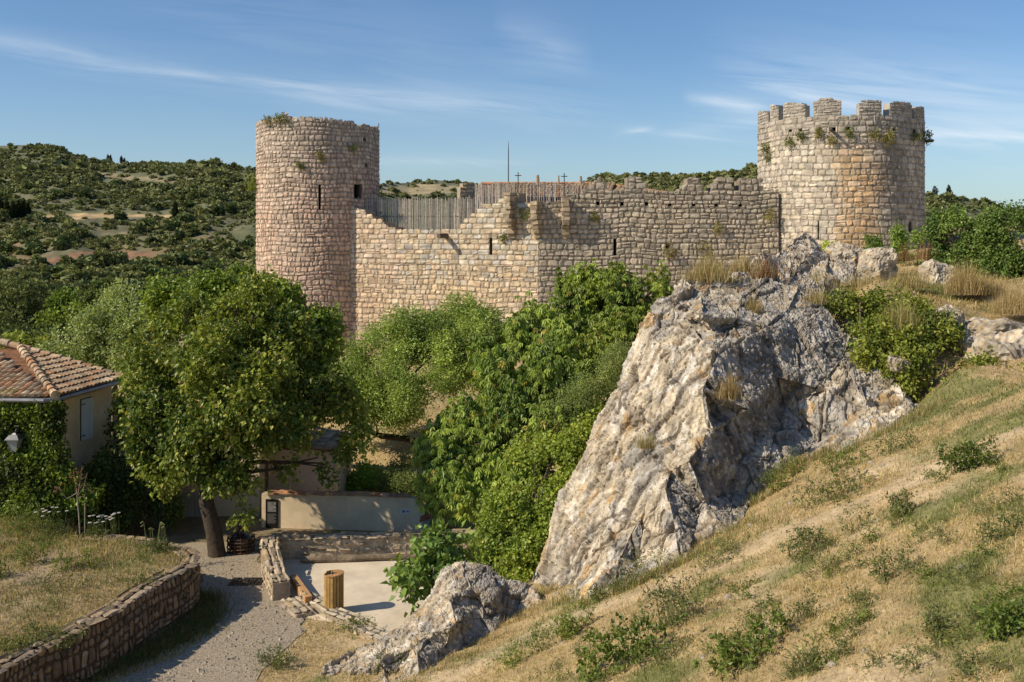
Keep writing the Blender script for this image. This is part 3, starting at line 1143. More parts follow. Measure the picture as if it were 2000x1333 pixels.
# shrubs and woods on the hills
def clump(r, n, spread=(.5, .5, .42), sz=.16, shell=.75):
    """n leafy flakes in a unit dome"""
    d = unit(r.normal(size=(n, 3)))
    d[:, 2] = np.abs(d[:, 2]) * 1.0 - .18
    lump = 1 + .35 * noise(d, 2.3, r.uniform(0, 90))
    rad = (1 - np.abs(r.normal(0, 1 - shell, n))) * lump
    C_ = d * rad[:, None] * np.array(spread)
    A = unit(d + r.normal(0, .7, (n, 3)))
    B = unit(np.cross(A, r.normal(size=(n, 3))))
    s = sz * r.uniform(.6, 1.3, (n, 1))
    V_ = np.stack([C_ - A * s * .6, C_ + B * s * .5, C_ + A * s * .7, C_ - B * s * .5], 1).reshape(-1, 3)
    V_[:, 2] += spread[2] * .25
    F_ = np.arange(n * 4).reshape(-1, 4)
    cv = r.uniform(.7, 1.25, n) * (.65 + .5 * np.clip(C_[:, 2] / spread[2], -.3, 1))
    return V_, F_, np.repeat(cv, 4)


rh = np.random.default_rng(55)
protoS = []
for k in range(7):
    if k < 5:
        V_, F_, cv = clump(rh, 230, (.5, .5, .40 + .06 * k), .17)
    else:      # pines and taller trees
        V_, F_, cv = clump(rh, 300, (.36, .36, .62), .16, .65)
    cb = np.array([(.085, .095, .032), (.075, .09, .035), (.10, .105, .040), (.060, .078, .03), (.09, .10, .04), (.050, .066, .026), (.06, .075, .03)][k])
    protoS.append((V_, F_, cv[:, None] * cb * 2.4))


def hill_pick(n, rng, x0=-40, x1=2040):
    px_ = rng.uniform(x0, x1, n)
    Y_ = 184 * (np.interp(px_, np.linspace(-1500, 3500, 501), cd_) * 1.0 / 184) ** rng.uniform(0, 1, n)
    return px_, Y_


def hill_density(px_, Y_):
    py_, s = hill_py(px_, Y_)
    X_ = (px_ - CXP) / FPX * Y_
    p = np.stack([X_, Y_, X_ * 0], 1)
    den = .37 + .34 * fbm(p, .03, 3, 4.4) + .25 * noise(p, .12)
    den = den + .5 * (1 - sstep(330, 430, py_)) - .14 * ((py_ > 430) & (px_ < 520))
    keep = np.ones(len(px_), bool)
    for (a, b, y0, y1) in ((60, 335, 412, 430), (195, 350, 338, 358), (70, 300, 490, 516), (742, 905, 360, 381)):
        keep &= ~((px_ > a) & (px_ < b) & (py_ > y0) & (py_ < y1) & (rng_k.random(len(px_)) > .10))
    hidden = ((px_ > 500) & (px_ < 735)) | ((px_ > 1485) & (px_ < 1800)) | (py_ > 640) | ((px_ > 735) & (px_ < 1500) & (py_ > 392)) | ((px_ > 1800) & (py_ > 470))
    return den, py_, keep & ~hidden


rng_k = np.random.default_rng(99)
px_, Y_ = hill_pick(64000, rng_k)
den, py_, keep = hill_density(px_, Y_)
keep &= rng_k.random(len(px_)) < np.clip(den, .04, 1)
px_, Y_, py_ = px_[keep], Y_[keep], py_[keep]
n = len(px_)
size = rng_k.lognormal(.36, .50, n) * (1 + .0011 * Y_)
size = np.minimum(size, 7.0) * np.where(px_ > 1100, .72, 1.0)
shown = size / Y_
order = np.argsort(-shown)
NB = 285
X_ = (px_ - CXP) / FPX * Y_
Zs = hill_z(px_, Y_)
shr = None
protoObj = []
for k in order[:NB]:
    kind = int(rng_k.integers(0, 5)) if size[k] < 5.2 else int(rng_k.integers(3, 7))
    protoObj.append((k, kind))
made = {}
for k, kind in protoObj:
    tree = kind >= 5
    if kind not in made:
        V_, F_, cc = protoS[kind]
        o = mk('hillside_tree' if tree else 'hillside_shrub', V_, F_, M['scrub'], None, cc, base=(0, 0, 0))
        tag(o, 'tall dark tree standing among the scrub of the far hillside' if tree else 'rounded dark green shrub on the dry far hillside',
            'tree' if tree else 'shrub', 'trees scattered over the far hillside' if tree else 'shrubs scattered over the far hillside')
        made[kind] = o
    else:
        o = made[kind].copy()
        COL.objects.link(o)
    s = size[k]
    o.location = (X_[k], Y_[k], Zs[k] - .06 * s)
    o.scale = (s * rng_k.uniform(.9, 1.35), s * rng_k.uniform(.9, 1.3), s * rng_k.uniform(.8, 1.15))
    o.rotation_euler = (0, 0, rng_k.uniform(0, 6.28))
gV, gF, gC = [], [], []
nv = 0
small = []
for k in range(4):
    V_, F_, cv = clump(rh, 40, (.5, .5, .42), .36)
    small.append((V_, F_, cv))
for k in order[NB:]:
    V_, F_, cv = small[int(rng_k.integers(0, 4))]
    s = size[k]
    th = rng_k.uniform(0, 6.28)
    R_ = np.array([[math.cos(th), -math.sin(th), 0], [math.sin(th), math.cos(th), 0], [0, 0, 1]])
    gV.append((V_ @ R_.T) * s * np.array([1.2, 1.1, 1]) + np.array([X_[k], Y_[k], Zs[k] - .05 * s]))
    gF.append(F_ + nv)
    nv += len(V_)
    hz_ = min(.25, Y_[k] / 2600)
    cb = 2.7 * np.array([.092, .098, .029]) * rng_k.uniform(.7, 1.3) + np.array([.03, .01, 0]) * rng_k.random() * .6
    gC.append(mixc(cv[:, None] * cb, (.16, .19, .17), np.full(len(cv), .08 + .8 * hz_)))  # scrub colour carries painted distance haze too
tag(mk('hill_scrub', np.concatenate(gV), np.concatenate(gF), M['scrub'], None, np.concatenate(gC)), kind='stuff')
# ------------------------------------------------------------------ the house on the left
HC = at(108, 775, 31.0)                       # eave corner towards the viewer
HF = at(238, 742, 34.7)                       # far end of the short eave
EZ = (HC[2] + HF[2]) / 2
house = thing('house', 'cream rendered house with a tiled hipped roof, a grey shutter and ivy on its front', 'house', (-14.6, 33, GZ))
WX = HC[0] - .42                              # wall planes sit inside the eaves
WY = 31.35
BX = (218 - CXP) / FPX * 34.7
g = G()
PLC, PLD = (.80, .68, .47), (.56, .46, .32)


def wallquad(g, a, b, z0, z1, c, hole=None, m=10):
    """an upright wall from a to b as a grid, with an optional opening (f0,f1,z0,z1)"""
    fs = sorted(set(np.linspace(0, 1, m).round(4)) | (set(hole[:2]) if hole else set()))
    zs = sorted(set(np.linspace(z0, z1, m).round(4)) | (set(hole[2:]) if hole else set()))
    a, b = np.array(a), np.array(b)
    for f0, f1 in zip(fs[:-1], fs[1:]):
        for q0, q1 in zip(zs[:-1], zs[1:]):
            if hole and hole[0] <= f0 and f1 <= hole[1] and hole[2] <= q0 and q1 <= hole[3]:
                continue
            p, q = a + (b - a) * f0, a + (b - a) * f1
            g.add([(*p, q0), (*q, q0), (*q, q1), (*p, q1)], np.array([[0, 1, 2, 3]]), c)


fc, ff = np.array([WX, WY]), np.array([BX, 34.7])
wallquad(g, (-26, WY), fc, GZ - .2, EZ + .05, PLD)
wallquad(g, fc, ff, GZ - .2, EZ + .05, PLC)
# the long wing that runs behind the big tree
wz = at(400, 812, 34.7)[2]
E1 = np.array([(506 - CXP) / FPX * 34.7, 34.72])
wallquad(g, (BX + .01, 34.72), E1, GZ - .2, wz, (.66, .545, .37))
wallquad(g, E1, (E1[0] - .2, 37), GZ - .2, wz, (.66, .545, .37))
g.build('wall', M['plaster'], house)
g = G()
e2 = unit(np.array([HF[0] - HC[0], HF[1] - HC[1], 0]))
s2 = unit(np.array([-e2[1], e2[0], .25]))
n2_ = unit(np.cross(e2, s2))
SL = .25
O2 = np.array([HC[0], HC[1], EZ])
L2 = np.linalg.norm((HF - HC)[:2])
tiles(g, O2, e2, s2, n2_, L2 + .1, 5.2, lambda u, v: u > v * .97 - .1, .215, .36, 11)
O3 = np.array([HC[0], HC[1], EZ])
tiles(g, O3, (-1, 0, 0), unit(np.array([0, 1, SL])), unit(np.array([0, -SL, 1])), 13, 4.2, lambda u, v: u > v * .97, .215, .36, 12)
# roof boards under the tiles
k_ = 3.9
hip = O2 + (e2 + np.array([s2[0], s2[1], 0]) / math.hypot(s2[0], s2[1]) * 1.0) * k_ + np.array([0, 0, SL * k_])
far = O2 + e2 * (L2 + .1)
farup = far + s2 * 5.2
g.add(np.array([O2, far, farup, hip]) - np.array([0, 0, .03]), np.array([[0, 1, 2, 3]]), (.22, .11, .06))
g.add(np.array([O2, hip, hip + np.array([-12, 0, 0]), O2 + np.array([-13, 0, 0])]) - np.array([0, 0, .03]), np.array([[0, 1, 2, 3]]), (.22, .11, .06))
g.add(np.array([far, farup, farup + np.array([0, 3, -1.0]), far + np.array([0, 3, -1])]) - np.array([0, 0, .05]), np.array([[0, 1, 2, 3]]), (.3, .15, .09))


def ridge_tiles(g, a, b, r_, seed):
    rr = np.random.default_rng(seed)
    a, b = np.array(a), np.array(b)
    n = int(np.linalg.norm(b - a) / .38)
    for k in range(n):
        p, q = a + (b - a) * (k / n), a + (b - a) * ((k + 1.12) / n)
        g.tube([p + (0, 0, .06), q + (0, 0, .03)], [r_ * 1.1, r_ * .88], randpick(rr, 1, TILES, (3, 3, 3, 2, 1, 2))[0] * rr.uniform(.8, 1.1), 9)


ridge_tiles(g, O2, hip, .13, 1)
ridge_tiles(g, far, farup, .12, 2)
# eave soffit
g.add([O2 + (0, 0, -.04), far + (0, 0, -.04), (BX, 34.7, EZ - .02), (WX, WY, EZ - .02)], np.array([[0, 1, 2, 3]]), (.36, .29, .2))
g.add([O2 + (0, 0, -.04), O2 + (-13, 0, -.04), (-26, WY, EZ - .02), (WX, WY, EZ - .02)], np.array([[0, 1, 2, 3]]), (.36, .29, .2))
g.build('roof', M['tile'], house)
# gutter and downpipe
g = G()
off = np.array([.07, -.07, -.07])
g.tube([O2 + (-12, -.08, -.08), O2 + (-1.2, -.08, -.08), O2 + (-.3, -.10, -.09), O2 + (.05, .15, -.09), O2 + e2 * .6 + (.10, 0, -.07), O2 + e2 * (L2 + .15) + (.10, 0, -.05)],
       .072, (.30, .30, .31), 9)
gut = g.build('gutter', M['metal'], house)
g = G()
g.tube([O2 + (-.45, -.05, -.12), O2 + (-.45, 0, -.38), O2 + (-.38, .12, -.52), O2 + (-.15, .30, -.60), (WX + .02, WY - .05, EZ - .68), (WX + .02, WY - .05, GZ + .1)], .05,
       (.25, .24, .24), 8)
g.build('downpipe', M['metal'], house)
# upper window: pale surround and one closed grey shutter
Wd = Wall(fc, ff)


def wpt(W_, px, py, d):
    u, v = W_.uv(px, py)
    return W_.P(np.array([u]), np.array([v]), np.array([d]))[0]


def slab(W_, x0, x1, zt, zb, d0, d1, g, c):
    u = np.array([x0, x1, x1, x0] * 2)
    v = np.array([zb, zb, zb, zb, zt, zt, zt, zt])
    d = np.array([d1, d1, d0, d0] * 2)
    return g.hexa(W_.P(u, v, d), c)


ua, _ = Wd.uv(148.5, 800)
ub, _ = Wd.uv(182, 800)
um = (ua + ub) / 2
zt, zb = Wd.uv(165, 766)[1], Wd.uv(165, 866)[1]
wnd = slab(Wd, ua, ub, zt, zb, .002, .03, G(), (.80, .71, .53)).build('window_surround', M['plaster'], house)
g = G()
ca, cb_ = ua + .2 * (ub - ua), ub - .16 * (ub - ua)
z1, z0 = Wd.uv(165, 779)[1], Wd.uv(165, 858)[1]
nb_ = 6
for k in range(nb_):
    slab(Wd, ca + (cb_ - ca) * k / nb_ + .006, ca + (cb_ - ca) * (k + 1) / nb_ - .006, z1, z0, .034, .085, g, np.array((.74, .86, .95)) * RNG.uniform(.93, 1.05))
slab(Wd, ca - .014, ca + .0, z1 + .014, z0, .031, .06, g, (.05, .05, .05))
slab(Wd, ca - .014, cb_ + .0, z1 + .022, z1 + .004, .031, .06, g, (.05, .05, .05))
shu = g.build('shutter', M['paint'], wnd)
g = G()
for zz in (z1 - .15, z0 + .15):
    slab(Wd, ca - .05, ca + .18, zz + .015, zz - .015, .086, .096, g, (.12, .12, .12))
g.build('hinge', M['metal'], wnd)
# the wing's door and shuttered window, deep in the tree's shade
Wb = Wall((BX + .01, 34.72), E1)
for (x0, x1, y0, y1, nm) in ((352, 409, 955, 1018, 'window'),):
    ua, zt = Wb.uv(x0, y0)
    ub, zb = Wb.uv(x1, y1)
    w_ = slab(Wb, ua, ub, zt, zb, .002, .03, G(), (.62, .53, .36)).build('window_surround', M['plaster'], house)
    g = G()
    m_ = (ua + ub) / 2
    for s_ in (0, 1):
        a_, b_ = (ua + .13, m_ - .01) if s_ == 0 else (m_ + .01, ub - .13)
        for k in range(4):
            slab(Wb, a_ + (b_ - a_) * k / 4 + .005, a_ + (b_ - a_) * (k + 1) / 4 - .005, zt - .1, zb + .14, .032, .065, g, np.array((.42, .45, .47)) * RNG.uniform(.95, 1.05))
    g.build('shutter', M['paint'], w_)
ua, zt = Wb.uv(224, 962)
ub, zb = Wb.uv(272, 1036)
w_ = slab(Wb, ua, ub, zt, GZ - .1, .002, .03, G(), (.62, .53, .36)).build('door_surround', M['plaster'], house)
g = G()
slab(Wb, ua + .15, ub - .13, zt - .15, GZ, .032, .06, g, (.33, .36, .37))
for k in range(3):
    slab(Wb, ua + .22, ub - .2, zt - .25 - k * .42, zt - .58 - k * .42, .061, .07, g, (.28, .31, .32))
dr = g.build('door', M['paint'], house)
g = G()
slab(Wb, ub - .2, ub - .16, GZ + .68, GZ + .56, .071, .12, g, (.4, .35, .2))
g.build('door_handle', M['metal'], dr)
g = G()
e3 = np.array([1.0, 0, 0])
tiles(g, (BX + .25, 34.45, wz + .05), e3, unit(np.array([0, 1, .3])), unit(np.array([0, -.3, 1])), E1[0] - BX - .05, 3.0, lambda u, v: True, .22, .4, 17)
g.add([(BX + .25, 34.45, wz + .02), (E1[0] + .2, 34.45, wz + .02), (E1[0] + .2, 37.5, wz + .92), (BX + .25, 37.5, wz + .92)], np.array([[0, 1, 2, 3]]), (.2, .1, .06))
g.build('wing_roof', M['tile'], house)

# wall lantern on a bracket
p = wpt(Wall((-26, WY), fc), 48, 850, .62)
lan = thing('wall_lantern', 'grey four sided lantern on a bracket among the ivy of the house front', 'lantern', p - (0, 0, .3))


def frustum(g, c, r0, r1, z0, z1, col, n=4, rot=math.pi / 4):
    an = np.arange(n) * 2 * math.pi / n + rot
    P_ = np.concatenate([[(c[0] + r * math.cos(a), c[1] + r * math.sin(a), c[2] + z) for a in an] for r, z in ((r0, z0), (r1, z1))])
    j = np.arange(n)
    g.add(P_, [np.stack([j, (j + 1) % n, n + (j + 1) % n, n + j], 1)], col)
    g.add(np.concatenate([P_, [(c[0], c[1], c[2] + z0), (c[0], c[1], c[2] + z1)]]), [np.stack([np.full(n, 2 * n), (j + 1) % n, j], 1),
          np.stack([np.full(n, 2 * n + 1), n + j, n + (j + 1) % n], 1)], col)
    return g


frustum(frustum(frustum(G(), p, .29, .17, .02, .14, (.16, .165, .17)), p, .10, .05, .14, .19, (.3, .31, .32)), p, .30, .30, -.005, .02, (.3, .31, .32)).build('lantern_cap', M['metal'], lan)
frustum(G(), p, .12, .235, -.34, -.006, (.34, .38, .36)).build('glass', M['glass'], lan)
g = G()
for a in np.arange(4) * math.pi / 2 + math.pi / 4:
    g.tube([(p[0] + .12 * math.cos(a), p[1] + .12 * math.sin(a), p[2] - .34), (p[0] + .24 * math.cos(a), p[1] + .24 * math.sin(a), p[2])], .012, (.25, .26, .27), 5)
frustum(g, p, .13, .13, -.37, -.34, (.25, .26, .27))
g.build('lantern_frame', M['metal'], lan)
G().tube([p + (0, .6, .22), p + (0, .45, .34), p + (0, .15, .33), p + (0, 0, .19)], .02, (.12, .12, .12), 6).build('bracket', M['metal'], lan)

# outbuilding with a mono-pitch tiled roof
t = thing('outbuilding', 'plain pinkish rendered outbuilding with a thin tiled roof edge behind the garden wall', 'building', at(600, 960, 36))
Q = [at(526, 868, 36), at(660, 887, 36)]
g = G()
for k in range(12):
    f0, f1 = k / 12, (k + 1) / 12
    a, b = Q[0] + (Q[1] - Q[0]) * f0, Q[0] + (Q[1] - Q[0]) * f1
    g.add([(a[0], 36, GZ - .1), (b[0], 36, GZ - .1), b, a], np.array([[0, 1, 2, 3]]), (.68, .53, .41))
g.add([(Q[1][0], 36, GZ - .1), (Q[1][0], 39, GZ - .1), (Q[1][0], 39, Q[1][2]), Q[1]], np.array([[0, 1, 2, 3]]), (.68, .53, .41))
g.add([(Q[0][0], 36, GZ - .1), (Q[0][0], 39, GZ - .1), (Q[0][0], 39, Q[0][2]), Q[0]], np.array([[0, 1, 2, 3]]), (.68, .53, .41))
g.build('wall', M['plaster'], t)
g = G()
ee = unit(Q[0] - Q[1])
O = Q[1] + np.array([.13, -.12, .05])
ln = np.linalg.norm(Q[0] - Q[1])
nn = unit(np.cross(np.array([0, 1., 0]), ee) * -1)
if nn[2] < 0:
    nn = -nn
tiles(g, O + np.array([0, 0, 0]), (0, 1, 0), ee, nn, 3.2, ln, lambda u, v: True, .2, .36, 23)
g.hexa(np.array([Q[0] + (-.1, -.1, 0), Q[1] + (.1, -.1, 0), Q[1] + (.1, 3, 0), Q[0] + (-.1, 3, 0), Q[0] + (-.1, -.1, .06), Q[1] + (.1, -.1, .06), Q[1] + (.1, 3, .06), Q[0] + (-.1, 3, .06)]), (.38, .26, .18))
g.build('roof', M['tile'], t)

# garden wall with a tile coping
gA, gB = at(511, 965, 33.4), at(828, 975, 32.9)
gw = Wall(gA, gB)
t = thing('garden_wall', 'rendered beige garden wall with red tile coping behind the low stone wall', 'wall', (*((gA + gB) / 2)[:2], GZ))
g = G()
zt = gA[2]
for k in range(16):
    u0, u1 = gw.L * k / 16, gw.L * (k + 1) / 16
    z0_, z1_ = (zt - max(0, u - gw.L * .93) * .8 for u in (u0, u1))
    for d, cc in ((0, (.76, .62, .42)), (-.3, (.76, .62, .42))):
        g.add(gw.P(np.array([u0, u1, u1, u0]), np.array([GZ - .1, GZ - .1, z1_, z0_]), np.full(4, d)), np.array([[0, 1, 2, 3]]), cc)
    g.add(gw.P(np.array([u0, u1, u1, u0]), np.array([z0_, z1_, z1_, z0_]), np.array([0, 0, -.3, -.3])), np.array([[0, 1, 2, 3]]), (.5, .43, .31))
g.add(gw.P(np.zeros(4), np.array([GZ - .1, GZ - .1, zt, zt]), np.array([0, -.3, -.3, 0])), np.array([[0, 1, 2, 3]]), (.58, .49, .34))
g.add(gw.P(np.full(4, gw.L), np.array([GZ - .1, GZ - .1, zt - .4, zt - .4]), np.array([0, -.3, -.3, 0])), np.array([[0, 1, 2, 3]]), (.5, .43, .31))
g.build('wall', M['plaster'], t)
g = G()
rr = np.random.default_rng(8)
n = 15
for k in range(n):
    u = np.array([gw.L * .86 * k / n + .25, gw.L * .86 * (k + 1.1) / n + .25])
    a = gw.P(u, np.full(2, zt + .005), np.full(2, -.13)) + rr.normal(0, .008, (2, 3))
    V_ = []
    an = np.linspace(math.pi, 0, 8)
    for e_, sc in ((0, 1.0), (1, .88)):
        for q in an:
            V_.append(a[e_] + np.array([gw.nr[0], gw.nr[1], 0]) * .215 * sc * math.cos(q) + np.array([0, 0, .085 * sc * math.sin(q) + .012 * (1 - e_)]))
    V_.append(a[0])
    g.add(V_, [np.array([[i_, i_ + 1, i_ + 9, i_ + 8] for i_ in range(7)]), np.array([[16, i_ + 1, i_] for i_ in range(7)])],
          np.array(TILES[rr.integers(0, 3)]) * rr.uniform(.75, 1.1) * np.array([1.0, .8, .7]))
g.build('coping', M['tile'], t)
# information panel fixed to the wall
ua, zt_ = gw.uv(519.5, 975)
ub, _ = gw.uv(543.5, 975)
zb_ = gw.uv(530, 1058)[1]
bp = thing('information_panel', 'tall narrow black information panel on the end of the garden wall', 'sign', gw.P(np.array([(ua + ub) / 2]), np.array([zb_]), np.array([.02]))[0])
g = G()
slab(gw, ua, ub, zt_, zb_, .003, .04, g, (.012, .010, .010))
g.build('board', M['paint'], bp)
g = G()
slab(gw, ua + .07, ub - .06, zt_ - .08, zt_ - .40, .041, .045, g, (.20, .20, .19))
rr = np.random.default_rng(4)
for k in range(9):
    a_ = ua + .09 + .2 * rr.random()
    b_ = a_ + rr.uniform(.03, .1)
    c_ = zt_ - .36 + rr.uniform(0, .2)
    slab(gw, a_, min(b_, ub - .07), c_ + rr.uniform(.03, .1), c_, .046, .047 + .0006 * k, g, np.array([1, .98, .9]) * rr.uniform(.06, .42))
g.build('picture', M['paint'], bp)
g = G()
for z_, n_ in ((zt_ - .47, 9), (zt_ - .95, 8)):
    for k in range(n_):
        slab(gw, ua + .06, ub - .06 - rr.uniform(0, .08) * (k % 3 == 2), z_ - k * .036, z_ - k * .036 - .014, .041, .043, g, (.20, .19, .18))
g.build('text_lines', M['paint'], bp)
g = G()
an = np.linspace(0, 2 * math.pi, 13)
cu, cz = (ua + ub) / 2, zb_ + .10
g.tube(gw.P(cu + .07 * np.cos(an), cz + .07 * np.sin(an), np.full(13, .045)), .008, (.25, .23, .21), 5)
g.build('round_emblem', M['paint'], bp)
# small wall plate
ua, zt_ = gw.uv(783, 994)
ub, zb_ = gw.uv(801, 1004)
pl = thing('wall_plate', 'small white plate fixed on the right end of the garden wall', 'sign', gw.P(np.array([ua]), np.array([zb_]), np.array([.01]))[0])
slab(gw, ua, ub, zt_, zb_, .003, .02, G(), (.66, .66, .66)).build('plate', M['paint'], pl)
g = G()
slab(gw, ua + .05, ua + .13, zt_ - .04, zb_ + .04, .021, .024, g, (.12, .14, .25))
slab(gw, ua + .17, ub - .03, zt_ - .05, zb_ + .05, .021, .024, g, (.25, .25, .28))
g.build('plate_mark', M['paint'], pl)
# lean-to at the end of the wall
t = thing('lean_to', 'small white lean-to with a sloping red brown roof edge under the chestnut leaves', 'shed', at(842, 1060, 32.6))
g = G()
a, b = at(826, 1017, 32.6), at(859, 1004, 32.6)
for q in ([(a[0], 32.6, GZ), (b[0], 32.6, GZ), (b[0], 32.6, b[2]), (a[0], 32.6, a[2])], [(b[0], 32.6, GZ), (b[0], 34, GZ), (b[0], 34, b[2]), (b[0], 32.6, b[2])]):
    g.add(q, np.array([[0, 1, 2, 3]]), (.50, .48, .43))
g.build('wall', M['plaster'], t)
g = G()
d_ = unit(b - a)
P_ = [a - d_ * .1 + (0, -.1, 0), b + d_ * .1 + (0, -.1, 0), b + d_ * .1 + (0, 1.4, 0), a - d_ * .1 + (0, 1.4, 0)]
g.hexa(np.array(P_ + [q + np.array([0, 0, .09]) for q in P_]), (.27, .10, .06))
g.build('roof', M['tile'], t)

# ------------------------------------------------------------------ low stone walls of the yard
def colY(u, v, r):
    n = len(u)
    return .78 * randpick(r, n, [(.42, .35, .25), (.36, .30, .22), (.47, .39, .28), (.33, .29, .235), (.45, .33, .2)], [3, 3, 2, 2, 1])


def stone_wall(name, label, pts, z0, topf, thick, colf, seed, course=(.14, .26), wid=(.16, .42), pill=.06, cap=True, rub=False, jit=.03, both=False, cat='wall', capw=(.3, .6), corec=(.33, .27, .19), group=None, gap=.02):
    P_, Ln = polyP(pts)
    wv_ = .05 if not rub else .16
    mid = np.array(pts).mean(0)
    t = thing(name, label, cat, (mid[0], mid[1], z0), group)
    g = G()
    masonry(g, P_, 0, Ln, z0, float(max(topf(np.linspace(0, Ln, 50)))) + .2, topf, [], colf, course, wid, seed, gap, pill, jit, wv_, .15 if not rub else .4)
    core(g, P_, 0, Ln, z0, topf, [], thick, corec, du=.3, tj=.02, seed=seed)
    if both:
        back = lambda u, v, d: P_(Ln - u, v, -thick - d)
        masonry(g, back, 0, Ln, z0, float(max(topf(np.linspace(0, Ln, 50)))) + .2, lambda u: topf(Ln - u), [], colf, course, wid, seed + 100, gap, pill, jit, wv_, .15)
    g.build('wall', M['stone'], t)
    if cap:
        g = G()
        Pc = lambda u, v, d: P_(u, np.interp(u, np.linspace(0, Ln, 60), topf(np.linspace(0, Ln, 60))) + .02 + d, -v)
        masonry(g, Pc, 0, Ln, -.05, thick + .02, lambda u: u * 0 + 9, [], lambda u, v, r: colf(u, v, r) * 1.05, (thick * .42, thick * .6), capw, seed + 7, gap * .6, .035, jit * 1.4, .12, .25)
        g.build('coping', M['stone'], t)
    return t


y1 = [at(572, 1076, 30.1), at(700, 1073, 30.3), at(840, 1072, 30.5), at(950, 1068, 30.8)]
stone_wall('low_stone_wall', 'low mortared stone wall along the back of the sandy yard', [p[:2] for p in [at(512, 0, 29.95)] + y1], GZ - .1,
           lambda u: GZ + .60 + .05 * noise(np.stack([u * .8, u * 0, u * 0], 1)), .42, colY, 81, (.2, .34), (.18, .45), .03, both=True, rub=True, corec=(.45, .375, .26), gap=.035)
yl = [gxy(509, 1102), gxy(512, 1128), gxy(528, 1166), gxy(545, 1192)]
yl = [np.array((-7.28, 29.95)), np.array((-7.05, 28.8)), np.array((-6.6, 27.6)), np.array((-6.25, 26.7))]
stone_wall('low_stone_wall', 'sunlit stone wall stepping down beside the path at the yard entrance', yl, GZ - .1,
           lambda u: GZ + .70 - .10 * np.floor(u / 1.3) + .03 * noise(np.stack([u * 3, u * 0, u * 0], 1)), .46, lambda u, v, r: colY(u, v, r) * np.array([1.05, 1.08, 1.12]), 82, (.13, .24), (.15, .4), .05, both=True)
# end pillar block of that wall
pc = np.array([-6.0, 26.55, GZ])
yc = [gxy(552, 1180), gxy(600, 1188), gxy(640, 1207), gxy(690, 1230), gxy(742, 1262)]
stone_wall('stone_kerb', 'low rough stone kerb between the grass strip and the sandy yard', [gxy(583, 1178), gxy(612, 1196), gxy(660, 1222), gxy(705, 1245), gxy(752, 1272)], GZ - .15,
           lambda u: GZ + .20 + .07 * noise(np.stack([u * 1.8, u * 0, u * 0], 1)), .34, lambda u, v, r: colY(u, v, r) * np.array([1.0, 1.08, 1.18]), 83, (.2, .3), (.22, .5), .06, both=True, cat='kerb')
stone_wall('stone_step', 'short pale stone step at the foot of the yard wall by the path', [gxy(546, 1182), gxy(578, 1210)], GZ - .15,
           lambda u: GZ + .13 + u * 0, .42, lambda u, v, r: colY(u, v, r) * np.array([1.1, 1.16, 1.25]), 84, (.2, .3), (.4, .7), .04, both=True, cat='step')
g = G()
a, b = np.array([*gxy(573, 1146), GZ + .12]), np.array([*gxy(603, 1190), GZ + .12])
dd = unit(b - a)
sd_ = np.array([-dd[1], dd[0], 0]) * .09
g.hexa(np.array([a - sd_, b - sd_, b + sd_, a + sd_] + [q + np.array([0, 0, .2]) for q in (a - sd_, b - sd_, b + sd_, a + sd_)]) , (.50, .29, .13))
tag(g.build('timber_beam', M['wood'], base=a), 'short square orange brown timber lying between the yard wall and kerb', 'beam')
# log along the back wall
pts = [at(588, 0, 29.95), at(700, 0, 30.1), at(820, 0, 30.3), at(905, 0, 30.5)]
pts = np.array([(p[0], p[1] - .16, GZ + .10 + .01 * i) for i, p in enumerate(pts)])
s_ = np.linspace(0, 1, 22)
lp = np.stack([np.interp(s_, np.linspace(0, 1, 4), pts[:, i]) for i in range(3)], 1)
lp[:, 2] += .02 * np.sin(s_ * 19)
g = G()
g.tube(lp, .10 * (1 - .25 * s_) * np.where(s_ < .04, .6, 1), np.array((.21, .165, .115)) * (1 + .2 * np.sin(s_ * 31))[:, None], 10)
tag(g.build('log', M['bark'], base=lp[0]), 'long weathered log lying at the foot of the back yard wall', 'log')

# slatted wooden litter bin
bx, by = gxy(652, 1196)
bn = thing('litter_bin', 'round litter bin clad in upright yellow brown wooden slats on the sandy yard', 'bin', (bx, by, GZ + .01))
g = G()
R_, H_ = .235, .93
for k in range(18):
    a = k * 2 * math.pi / 18 + .1
    ht = H_ * (1.0 if math.sin(a) < .3 else 1.03)
    g.box((bx + R_ * math.cos(a), by + R_ * math.sin(a), GZ + .01 + ht / 2 + .03), (.022, .068, ht), np.array((.46, .29, .105)) * RNG.uniform(.7, 1.15), a, .002)
g.build('slats', M['wood'], bn)
frustum(G(), (bx, by, GZ), R_ - .03, R_ - .03, .05, H_ - .05, (.05, .045, .04), 18).build('liner', M['metal'], bn)
g = G()
an = np.linspace(-2.6, 1.9, 20)
for r0, r1, z0_, z1_ in ((.0, R_ + .02, H_ + .035, H_ + .065),):
    V_ = []
    for a in an:
        for r in (.10, R_ + .025):
            for z in (z0_, z1_):
                V_.append((bx + r * math.cos(a), by + r * math.sin(a), GZ + z + .02 * math.cos(a)))
    F_ = []
    for k in range(len(an) - 1):
        o_ = k * 4
        F_ += [[o_ + 1, o_ + 3, o_ + 7, o_ + 5], [o_ + 2, o_ + 6, o_ + 7, o_ + 3], [o_, o_ + 1, o_ + 5, o_ + 4], [o_, o_ + 4, o_ + 6, o_ + 2]]
    g.add(V_, np.array(F_), (.42, .235, .10))
g.build('lid', M['wood'], bn)
g = G()
for a in (0.8, 2.9, 5.0):
    g.box((bx + .17 * math.cos(a), by + .17 * math.sin(a), GZ + .03), (.04, .04, .06), (.04, .04, .04))
g.build('foot', M['metal'], bn)

